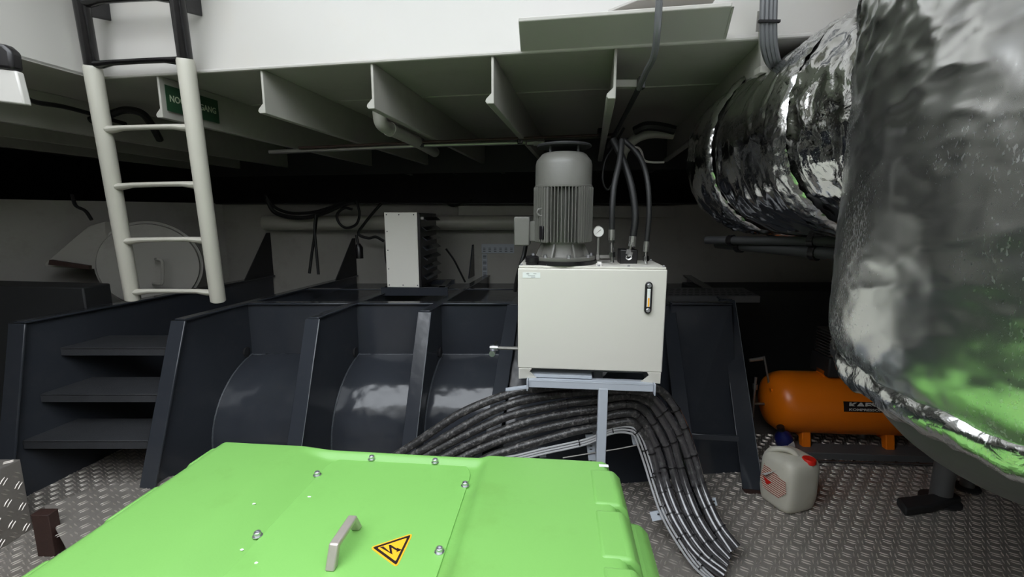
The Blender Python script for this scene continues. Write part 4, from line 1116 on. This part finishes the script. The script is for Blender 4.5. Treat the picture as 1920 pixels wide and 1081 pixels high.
lbp = [(-JW/2 - .0035, -.085, .20), (-JW/2 - .0035, .06, .235), (-JW/2 - .003, .08, .14), (-JW/2 - .0035, .05, .09), (-JW/2 - .0035, -.05, .085), (-JW/2 - .0035, -.095, .14)]
b = B(); b.prism(lbp, (-.0012, 0, 0)); build(b, 'torn_label', M_LABEL, can, world=False)
b = B(); b.prism([(-JW/2 - .005, -.02, .235), (-JW/2 - .035, .02, .19), (-JW/2 - .006, .07, .165)], (-.001, 0, .001)); build(b, 'label_flap', M_PAPER, can, world=False)
b = B(); b.prism([(-JW/2 - .0056, -.0, .15), (-JW/2 - .0056, .06, .16), (-JW/2 - .0056, .03, .12)], (-.0006, 0, 0)); build(b, 'hazard_mark', M_RED, can, world=False)

# ------------------------------------------------------------------ pedestals at lower right
for (px, py, r, h, lab) in ((1762, 938, 0.052, 1.0, 'grey pipe pedestal on a black foot at lower right'), (1812, 915, 0.035, .95, 'slim grey post farther right behind the pedestal')):
    c = atz(px, py, 0)
    t = thing('pipe_pedestal', lab, 'pedestal', (c.x, c.y, 0))
    b = B(); b.lathe([(r, .0), (r, h)], (0, 0, 0), 20); build(b, 'post', M_DISH, t, world=False)
    b = B(); b.lathe([(r*1.9, 0), (r*1.9, .012), (r*1.1, .02)], (0, 0, 0), 20); build(b, 'foot_flange', M_DARK, t, world=False)
c = atz(1722, 958, 0)  # black foot of the grey pedestal, built as its own object
b = B(); b.prism([(c.x - .12, c.y - .05, 0), (c.x + .06, c.y - .02, 0), (c.x + .3, c.y + .06, 0), (c.x + .3, c.y + .12, 0), (c.x - .08, c.y + .06, 0)], (0, 0, .05))
tag(build(b, 'pedestal_foot', M_DARK, bevel=.012), 'low black foot of the grey pedestal on the floor', 'block')

# ------------------------------------------------------------------ ladder
lad = thing('hatch_ladder', 'steel hatch ladder, black above and white below, hanging at left', 'ladder', at(330, 566, 2.3))
Lb, Lt = at(249, 560, 2.60), at(151, -2, 2.29)
Rb, Rt = at(409, 563, 2.52), at(332, -2, 2.21)
def onr(A, Bp, py):
    # point on rail at given pixel row
    lo, hi = 0.0, 1.0
    for _ in range(40):
        m_ = (lo + hi)/2; p = A.lerp(Bp, m_); d = p - Vector((0,0,H)); yc = d.y*CP - d.z*SP; vy = 540.5 - FPX*(d.y*SP + d.z*CP)/yc
        if vy > py: lo = m_
        else: hi = m_
    return A.lerp(Bp, lo)
LS, RS = onr(Lb, Lt, 128), onr(Rb, Rt, 115)
LT2, RT2 = Lt + (Lt - Lb)*.55, Rt + (Rt - Rb)*.55
for A_, S_, T2 in ((Lb, LS, LT2), (Rb, RS, RT2)):
    dn = (S_ - A_).normalized()
    b = B(); b.tube([A_ - dn*.004, A_, S_, S_ + dn*.012], [.034, .0385, .0385, .034], 20); build(b, 'lower_rail', M_PIPEW, lad)
    b = B(); b.tube([S_ - dn*.02, T2], .032, 16); build(b, 'upper_rail', M_BLKGL, lad)
def rung(pyL, pyR, m, r=.019):
    P, Q = onr(Lb, LT2, pyL), onr(Rb, RT2, pyR); d = Q - P
    fr = [0, .10, .22, .5, .78, .90, 1]; rr_ = [r*1.35, r*1.3, r*.95, r*.9, r*.95, r*1.3, r*1.35]
    sg = [0, 0.000, .006, .007, .006, .0, 0]
    bb = B(); bb.tube([P + d*f + Vector((0, 0, s_)) for f, s_ in zip(fr, sg)], rr_, 12, ell=.75); build(bb, 'rung', m, lad)
for l, r_ in ((243, 239), (350, 346), (452, 450), (547, 548)): rung(l, r_, M_PIPEW)
for l, r_ in ((122, 113), (6, -4)): rung(l, r_, M_BLKGL, .018)
# stand-off plates to the coaming
for A_, (px, py) in ((onr(Lb, LT2, 10), (195, 20)), (onr(Rb, RT2, 0), (370, 5))):
    q = A_ + UV*(B0 - A_.dot(UV)) 
    b = B(); b.prism([A_ + Vector((0,0,.10)), A_ + Vector((0,0,-.045)), q + Vector((0,0,-.02)), q + Vector((0,0,.12))], VV*.012); build(b, 'stand_off', M_BLKGL, lad, bevel=.003)

# ------------------------------------------------------------------ sign, junction box, conduits near the deck
bi = 0  # sign hangs on the beam beside the ladder
aS = BEAM_A[0] + 0.014
pn = VV
s0 = atpl(308, 158, RW(aS, 0, 0), pn); s1_ = atpl(408, 196, RW(aS, 0, 0), pn); s2_ = atpl(409, 231, RW(aS, 0, 0), pn); s3_ = atpl(315, 206, RW(aS, 0, 0), pn)
zu = max(s0.z, s1_.z); zd = min(s2_.z, s3_.z); bl_, br_ = s0.dot(UV), s1_.dot(UV)
zu = min(zu, ZC - .03)
b = B(); b.prism([RW(aS, bl_, zu), RW(aS, br_, zu), RW(aS, br_, zd), RW(aS, bl_, zd)], VV*.002)
sg = thing('exit_sign', 'dark green NOODUITGANG emergency exit sign on a deck beam behind the ladder', 'sign', RW(aS, (bl_+br_)/2, zd)); build(b, 'plate', M_SIGNG, sg)
sgt = text('lettering', 'NOODUITGANG', (zu-zd)*.36, M_GLOW, sg, basis(RW(aS + .003, (bl_+br_)/2, (zu+zd)/2), UV, (0,0,1)), .0004, .0007, 1.0)
me_ = sgt.data
# fit lettering to plate length
_c = MW[sg.name].inverted() @ RW(aS + .003, (bl_+br_)/2, (zu+zd)/2)
_ext = max(abs((v.co - _c).dot(UV)) for v in me_.vertices)
_k = (br_-bl_)*.44/_ext
for v in me_.vertices:
    o_ = (v.co - _c).dot(UV); v.co = v.co + UV*(o_*(_k-1))

YJ = 1.75
jb0, jb1 = at(-60, 130, YJ), at(44, 198, YJ)
jb = thing('wall_lamp', 'white box lamp with a black top cut by the left edge', 'lamp', (jb0.x, YJ, jb1.z))
zj0, zj1 = at(30, 196, YJ).z, at(30, 132, YJ).z; zj2 = at(30, 90, YJ).z
b = B(); b.prism([(jb0.x, YJ, zj0 + .02), (jb1.x + .004, YJ, zj0), (jb1.x - .008, YJ, zj1), (jb0.x, YJ, zj1 + .02)], (0, .03, 0)); build(b, 'housing', M_WHITE, jb, bevel=.006)
b = B(); b.prism([(jb0.x, YJ - .01, zj1 + .02), (jb1.x - .010, YJ - .01, zj1 + .0), (jb1.x - .006, YJ - .01, zj2 - .01), (jb1.x - .03, YJ - .01, zj2 + .012), (jb0.x, YJ - .01, zj2 + .04)], (0, .045, 0)); build(b, 'black_top', M_BLKPL, jb, bevel=.012, seg=3)
b = B(); b.box((jb0.x - .07, YJ + .025, (zj1+zj2)/2 + .02), (.18, .03, .06)); build(b, 'hanger', M_BLKPL, jb)

def wire(name, label, pts, r, m, cat='cable', n=8, seg=8):
    P = [at(*p) for p in pts]; path = crom(P, n)
    b_ = B(); b_.tube(path, r, seg)
    return tag(build(b_, name, m), label, cat)
wire('black_cable', 'black cable sagging under the deck at far left beside the white lamp', [(40, 180, 2.2), (70, 192, 2.4), (120, 200, 2.6), (180, 216, 2.8), (235, 232, 3.0)], .012, M_BLACK)
wire('black_hose', 'dark hose looping under the deck behind the ladder', [(170, 225, 2.9), (205, 215, 2.9), (235, 206, 2.9), (265, 212, 2.9), (283, 232, 3.0), (300, 262, 3.1)], .022, M_BLACK, 'hose')
# conduit across the beams
YC2 = 3.05
cd = thing('conduit_run', 'thin steel conduit run crossing under the deck beams above the motor', 'conduit', at(740, 272, YC2))
b = B(); b.tube([at(505, 285, YC2), at(800, 272, YC2), at(985, 267, YC2)], .014, 10); build(b, 'grey_tube', M_STEEL, cd)
b = B(); b.tube([at(560, 277, YC2 - .03), at(800, 266, YC2 - .03), at(1150, 252, YC2 - .03)], .008, 8); build(b, 'thin_rail', M_RUST, cd)
for px, py in ((790, 268), (975, 262)):
    b = B(); b.box(at(px, py, YC2 - .01), (.035, .05, .05)); build(b, 'clamp', M_BLKGL, cd, bevel=.004)
b = B(); b.tube([at(988, 267, YC2), at(1020, 266, YC2)], .022, 8); b.tube([at(1000, 266, YC2), at(1008, 266, YC2)], .028, 6); build(b, 'union', M_STEEL, cd)
b = B(); p = at(968, 240, YC2 - .02); b.box(p, (.004, .03, .05)); b.box(p + Vector((.018, 0, -.023)), (.04, .03, .004)); build(b, 'angle_clip', M_PALE, cd)
b = B(); p = at(1125, 248, YC2 - .02); b.box(p, (.03, .04, .05)); build(b, 'clamp', M_BLKGL, cd, bevel=.004)
# pipe elbow hanging from a beam
pe = thing('pipe_elbow', 'cream pipe elbow dropping from the third deck beam and running back', 'pipe', at(730, 240, 2.6))
P = [at(711, 196, 2.5), at(712, 215, 2.5), at(716, 232, 2.52), at(732, 242, 2.62), at(775, 262, 2.95), at(815, 285, 3.5)]
b = B(); b.tube(crom(P, 8), .036, 18); build(b, 'tube', M_DECK, pe)
b = B(); c = crom(P, 8)[24]; d = P[4]-P[3]; d.normalize(); b.tube([c - d*.015, c + d*.015], .041, 18); build(b, 'weld_collar', M_DECK, pe)
# conduit dropping past the slanted closing plate
wire('grey_conduit', 'grey conduit dropping past the slanted plate to a bracket under the deck', [(1242, -420, 1.64), (1240, -200, 1.65), (1239, -60, 1.66), (1236, 0, 1.68), (1232, 60, 1.72), (1226, 105, 1.80), (1211, 135, 1.95), (1198, 165, 2.12)], .0125, M_MIDC, 'conduit', seg=10)
wire('black_pipe_tail', 'dark tail of the conduit running down into the shadow behind the bracket', [(1198, 165, 2.13), (1180, 200, 2.4), (1160, 238, 2.8), (1140, 275, 3.1)], .013, M_DARK, 'conduit')
p, q = at(1152, 158, 2.2), at(1196, 158, 2.16)
b = B(); b.box((p+q)/2, ((q-p).length, .04, .032)); brk = thing('conduit_bracket', 'cream flat bracket on the fifth deck beam holding the grey conduit', 'bracket', (p+q)/2); build(b, 'arm', M_DECK, brk, bevel=.002)
b = B(); b.box(at(1202, 156, 2.14), (.030, .04, .05)); build(b, 'clamp', M_BLKPL, brk, bevel=.003)
# grey cable bundle right of the slanted plate
for k, dx in enumerate((-11, -3, 5, 12)):
    wire('deck_cable', ('leftmost grey cable of the bundle above the foil pipe', 'second grey cable from the left in the bundle above the foil pipe', 'third grey cable from the left in the bundle above the foil pipe', 'rightmost grey cable of the bundle above the foil pipe')[k],
         [(1450 + dx, -420, 1.72), (1447 + dx, -200, 1.72), (1444 + dx, -50, 1.72), (1441 + dx, 0, 1.72), (1440 + dx, 60, 1.73), (1443 + dx*1.0, 95, 1.76), (1455 + dx*.9, 124, 1.84), (1490 + dx*.6, 146 - dx*.6, 1.98), (1560, 160 - dx*.6, 2.3)], .0095, M_MIDC)['group'] = 'grey cables above the foil pipe'
b = B(); b.box(at(1442, 40, 1.715), (.075, .012, .008)); tag(build(b, 'cable_strap', M_BLKPL), 'black strap round the grey cable bundle', 'strap')
cbk = thing('cable_hanger', 'cream flat bar hanger holding the grey cable bundle above the foil pipe', 'bracket', at(1445, 130, 1.9))
b = B(); b.prism([at(1424, 30, 1.86), at(1433, 30, 1.86), at(1440, 180, 1.93), at(1428, 180, 1.93)], (0, .012, 0)); build(b, 'upright', M_DECK, cbk)
b = B(); b.box(at(1446, 133, 1.88), (.11, .05, .025)); build(b, 'arm', M_DECK, cbk, bevel=.002)
b = B(); b.box(at(1424, 40, 1.85), (.02, .006, .07)); build(b, 'slotted_plate', M_STEEL, cbk)
# wiring tangle behind the motor, right
wire('lagged_pipe', 'pale lagged pipe curving in the dark above the hydraulic hoses', [(1262, 252, 3.0), (1225, 250, 3.0), (1195, 258, 3.0), (1172, 280, 3.0), (1165, 300, 3.05)], .03, M_DECK, 'pipe', seg=12)
wire('black_bundle', 'black cable bundle lying over the pale lagged pipe', [(1265, 244, 2.9), (1240, 238, 2.9), (1212, 236, 2.9), (1190, 245, 2.95)], .028, M_BLACK, 'cable')
wire('white_wire', 'thin white wire with an S-bend left of the foil pipe', [(1180, 278, 3.0), (1195, 276, 3.0), (1203, 285, 3.0), (1208, 300, 3.0), (1222, 304, 3.0), (1245, 304, 3.0)], .007, M_PALE, 'cable')
wire('black_cable', 'black cable hanging in a loop above the right-hand hoses', [(1170, 240, 2.92), (1150, 275, 2.9), (1135, 300, 2.9), (1130, 335, 2.9), (1140, 355, 2.9), (1158, 330, 2.9)], .008, M_BLACK)

# ------------------------------------------------------------------ bulkhead fittings
wp = thing('bulkhead_pipe', 'cream horizontal pipe along the white bulkhead behind the fan heater', 'pipe', at(760, 432, 4.3))
pA, pB = at(497, 418, 4.62), at(1010, 417, 4.62)
b = B(); b.tube([pA, pB], .073, 24); build(b, 'tube', M_PIPEW, wp)
b = B(); b.tube([pA - Vector((.008,0,0)), pA + Vector((.02,0,0))], .070, 24); build(b, 'end_cap', M_PIPEW, wp)
# fan heater
YH = 3.62
h0, h1 = at(720, 398, YH), at(787, 537, YH)
hw, hz0, hz1 = h1.x - h0.x, at(755, 538, YH).z, at(755, 398, YH).z
fh = thing('fan_heater', 'white-sided fan heater with dark louvres standing on the tunnel frames', 'heater', (h0.x, YH, hz0), math.radians(-4))
HH = hz1 - hz0
HDp = 0.55
b = B(); b.box((hw/2, .006, HH/2), (hw, .012, HH)); build(b, 'side_panel', M_PANEL, fh, world=False, bevel=.003)
b = B(); b.box((hw/2, .012 + HDp/2, HH/2), (hw, HDp, HH - .006)); build(b, 'case', M_TANK, fh, world=False, bevel=.004)
b = B(); b.box((hw + .012, HDp/2, HH/2), (.02, HDp, HH - .01)); build(b, 'louvre_frame', M_BLKPL, fh, world=False, bevel=.003)
for k in range(7):
    b = B(); b.box((hw + .04, .06 + (HDp - .06)/2, .05 + k*(HH - .12)/6 + .02), (.045, HDp - .06, .007), Matrix.Rotation(math.radians(38), 3, 'Y')); build(b, 'louvre', M_TANK, fh, world=False)
for (x, z) in ((.06, .03), (.5, .03), (.95, .03), (.06, .5), (.06, .25), (.06, .75), (.06, .97), (.45, .97), (.9, .97)):
    b = B(); b.lathe([(.005, 0), (.004, .003)], (hw*x if x > .1 else .018, 0, HH*z), 8, Mf); build(b, 'panel_screw', M_DARK, fh, world=False)
b = B(); Mx2 = Matrix.Rotation(-math.pi/2, 4, 'Y'); b.lathe([(.19, 0), (.19, .02), (.17, .05), (.05, .06), (.001, .06)], (0, HDp*.5, HH*.45), 32, Mx2); build(b, 'fan_guard', M_BLACK, fh, world=False)
b = B(); b.box((hw + .03, .03, HH - .045), (.03, .006, .02)); build(b, 'maker_plate', M_STEEL, fh, world=False)
hs = thing('heater_base', 'dark angle-iron base under the fan heater', 'stand', (h0.x, YH, ZT))
b = B(); b.box((h0.x + .22, YH + .02, hz0 - .006), (.54, .06, .012)); b.box((h0.x + .22, YH + .0, hz0 - .035), (.54, .012, .07)); build(b, 'front_angle', M_TANK, hs, bevel=.002)
b = B(); b.box((h0.x + .22, YH + .45, hz0 - .02), (.54, .06, .04)); build(b, 'rear_angle', M_TANK, hs, bevel=.002)
for dx in (0.0, .44):
    b = B(); b.box((h0.x + dx, YH + .22, hz0 - .02), (.05, .46, .04)); build(b, 'side_angle', M_TANK, hs)

# perforated cable trays on the bulkhead
def tray(name, label, x0, x1, z0, z1, vertical):
    t = thing(name, label, 'cable tray', ((x0+x1)/2, YW - .02, z0))
    nx = 6 if not vertical else 1; nz = 1 if not vertical else 5
    b_ = B(); b_.box(((x0+x1)/2, YW - .012, (z0+z1)/2), (x1-x0, .006, z1-z0)); build(b_, 'strip', M_STAND, t, bevel=.001)
    L_ = (x1-x0) if not vertical else (z1-z0); k_ = int(L_/.055)
    for i in range(k_):
        for j in (-1, 0, 1):
            b_ = B()
            if vertical: b_.box(((x0+x1)/2 + j*.014*0, YW - .016, z0 + (i+.5)*L_/k_ + j*.014), (.035, .003, .006))
            else: b_.box((x0 + (i+.5)*L_/k_, YW - .016, z0*.62 + z1*.38 + j*.016), (.026, .003, .006))
            build(b_, 'slot', M_DARK, t)
    return t
ta, tb_ = at(903, 457, YW), at(964, 474, YW)
tray('cable_tray', 'horizontal slotted grey tray strip on the bulkhead left of the motor', ta.x, tb_.x, tb_.z, ta.z, False)
ta, tb_ = at(904, 475, YW), at(914, 519, YW)
tray('cable_tray', 'vertical slotted grey tray strip hanging below the horizontal one', ta.x, tb_.x, tb_.z, ta.z, True)
# slotted walkway tray right of the unit
YT = 3.45
ta, tb_ = at(1255, 556, YT), at(1425, 556, YT); zz = ta.z + .0
rt = thing('walkway_tray', 'wide dark slotted tray lying right of the grey hydraulic tank', 'cable tray', ((ta.x+tb_.x)/2, YT, zz))
b = B(); b.prism([(ta.x - .1, YT, zz), (tb_.x, YT, zz), (tb_.x + .08, YT + .42, zz), (ta.x - .05, YT + .42, zz)], (0, 0, .006)); b.box(((ta.x+tb_.x)/2 - .05, YT, zz - .02), (tb_.x - ta.x + .1, .006, .05)); tp = build(b, 'tray', M_DISH, rt)
b = B()
for j in range(4):
    for i in range(13): b.box((ta.x + .03 + i*.052 + (j % 2)*.026 + j*.01, YT + .06 + j*.09, zz + .0065), (.032, .018, .002))
build(b, 'slots', M_DARK, rt, stuff=True)

# black cables slung along the bulkhead
def wires(name, lab, pts, r=.016, cat='cable'): return wire(name, lab, [(x, y, 4.45 if len(q) == 0 else q[0]) for x, y, *q in pts], r, M_BLACK, cat)
wires('slung_cable', 'black cable sagging in a long bight left over the bulkhead pipe', [(500, 372), (512, 395), (535, 405), (570, 408), (605, 400), (640, 385), (665, 378)], .02)
wires('slung_cable', 'second black cable sagging just above the first one on the bulkhead', [(498, 365), (515, 388), (545, 399), (585, 398), (615, 390), (650, 378)], .015)
wires('slung_cable', 'black cable making a round loop beside the fan heater', [(668, 376), (674, 400), (668, 420), (650, 427), (636, 418), (632, 402), (645, 390), (660, 392)], .013)
wires('slung_cable', 'black cable running from the top corner down past the fan heater', [(716, 380), (700, 398), (684, 418), (672, 438), (690, 446), (705, 444), (720, 452)], .014)
wires('hanging_cable', 'left of two thin black cables hanging straight down the bulkhead', [(594, 402, 4.15), (590, 440, 4.15), (584, 480, 4.15), (580, 512, 4.15)], .013)
wires('hanging_cable', 'right of two thin black cables hanging straight down the bulkhead', [(592, 402, 4.12), (590, 430, 4.12), (594, 480, 4.12), (597, 514, 4.12)], .013)
wires('bulkhead_cable', 'thin black cable dropping from the heater towards the small knee bracket', [(836, 466, 4.2), (850, 485, 4.2), (862, 508, 4.1), (872, 528, 4.0)], .009)
wires('motor_cable', 'black cable dropping from the motor terminal box behind the grey tank', [(986, 458, 2.5), (983, 475, 2.5), (977, 495, 2.5), (970, 520, 2.55), (966, 545, 2.6)], .012)
wires('junction_cable', 'black cable lying along the top of the bulkhead right of the heater', [(790, 380, 4.66), (830, 379, 4.66), (850, 385, 4.64), (870, 379, 4.66), (885, 376, 4.68)], .014)
wires('left_cable', 'pair-like dark cable draped on the white wall at far left', [(135, 364, 3.5), (142, 385, 3.5), (160, 395, 3.5), (172, 412, 3.5)], .012)
pk = thing('hanging_plug', 'black connector plug dangling beside the fan heater', 'plug', at(673, 484, 4.1))
b = B(); b.tube([at(668, 440, 4.1), at(672, 460, 4.1)], .012, 8); build(b, 'cable_end', M_BLACK, pk)
b = B(); b.tube([at(671, 457, 4.1), at(673, 464, 4.1), at(674, 484, 4.1)], [.022, .036, .036], 14); build(b, 'plug_body', M_BLKPL, pk)
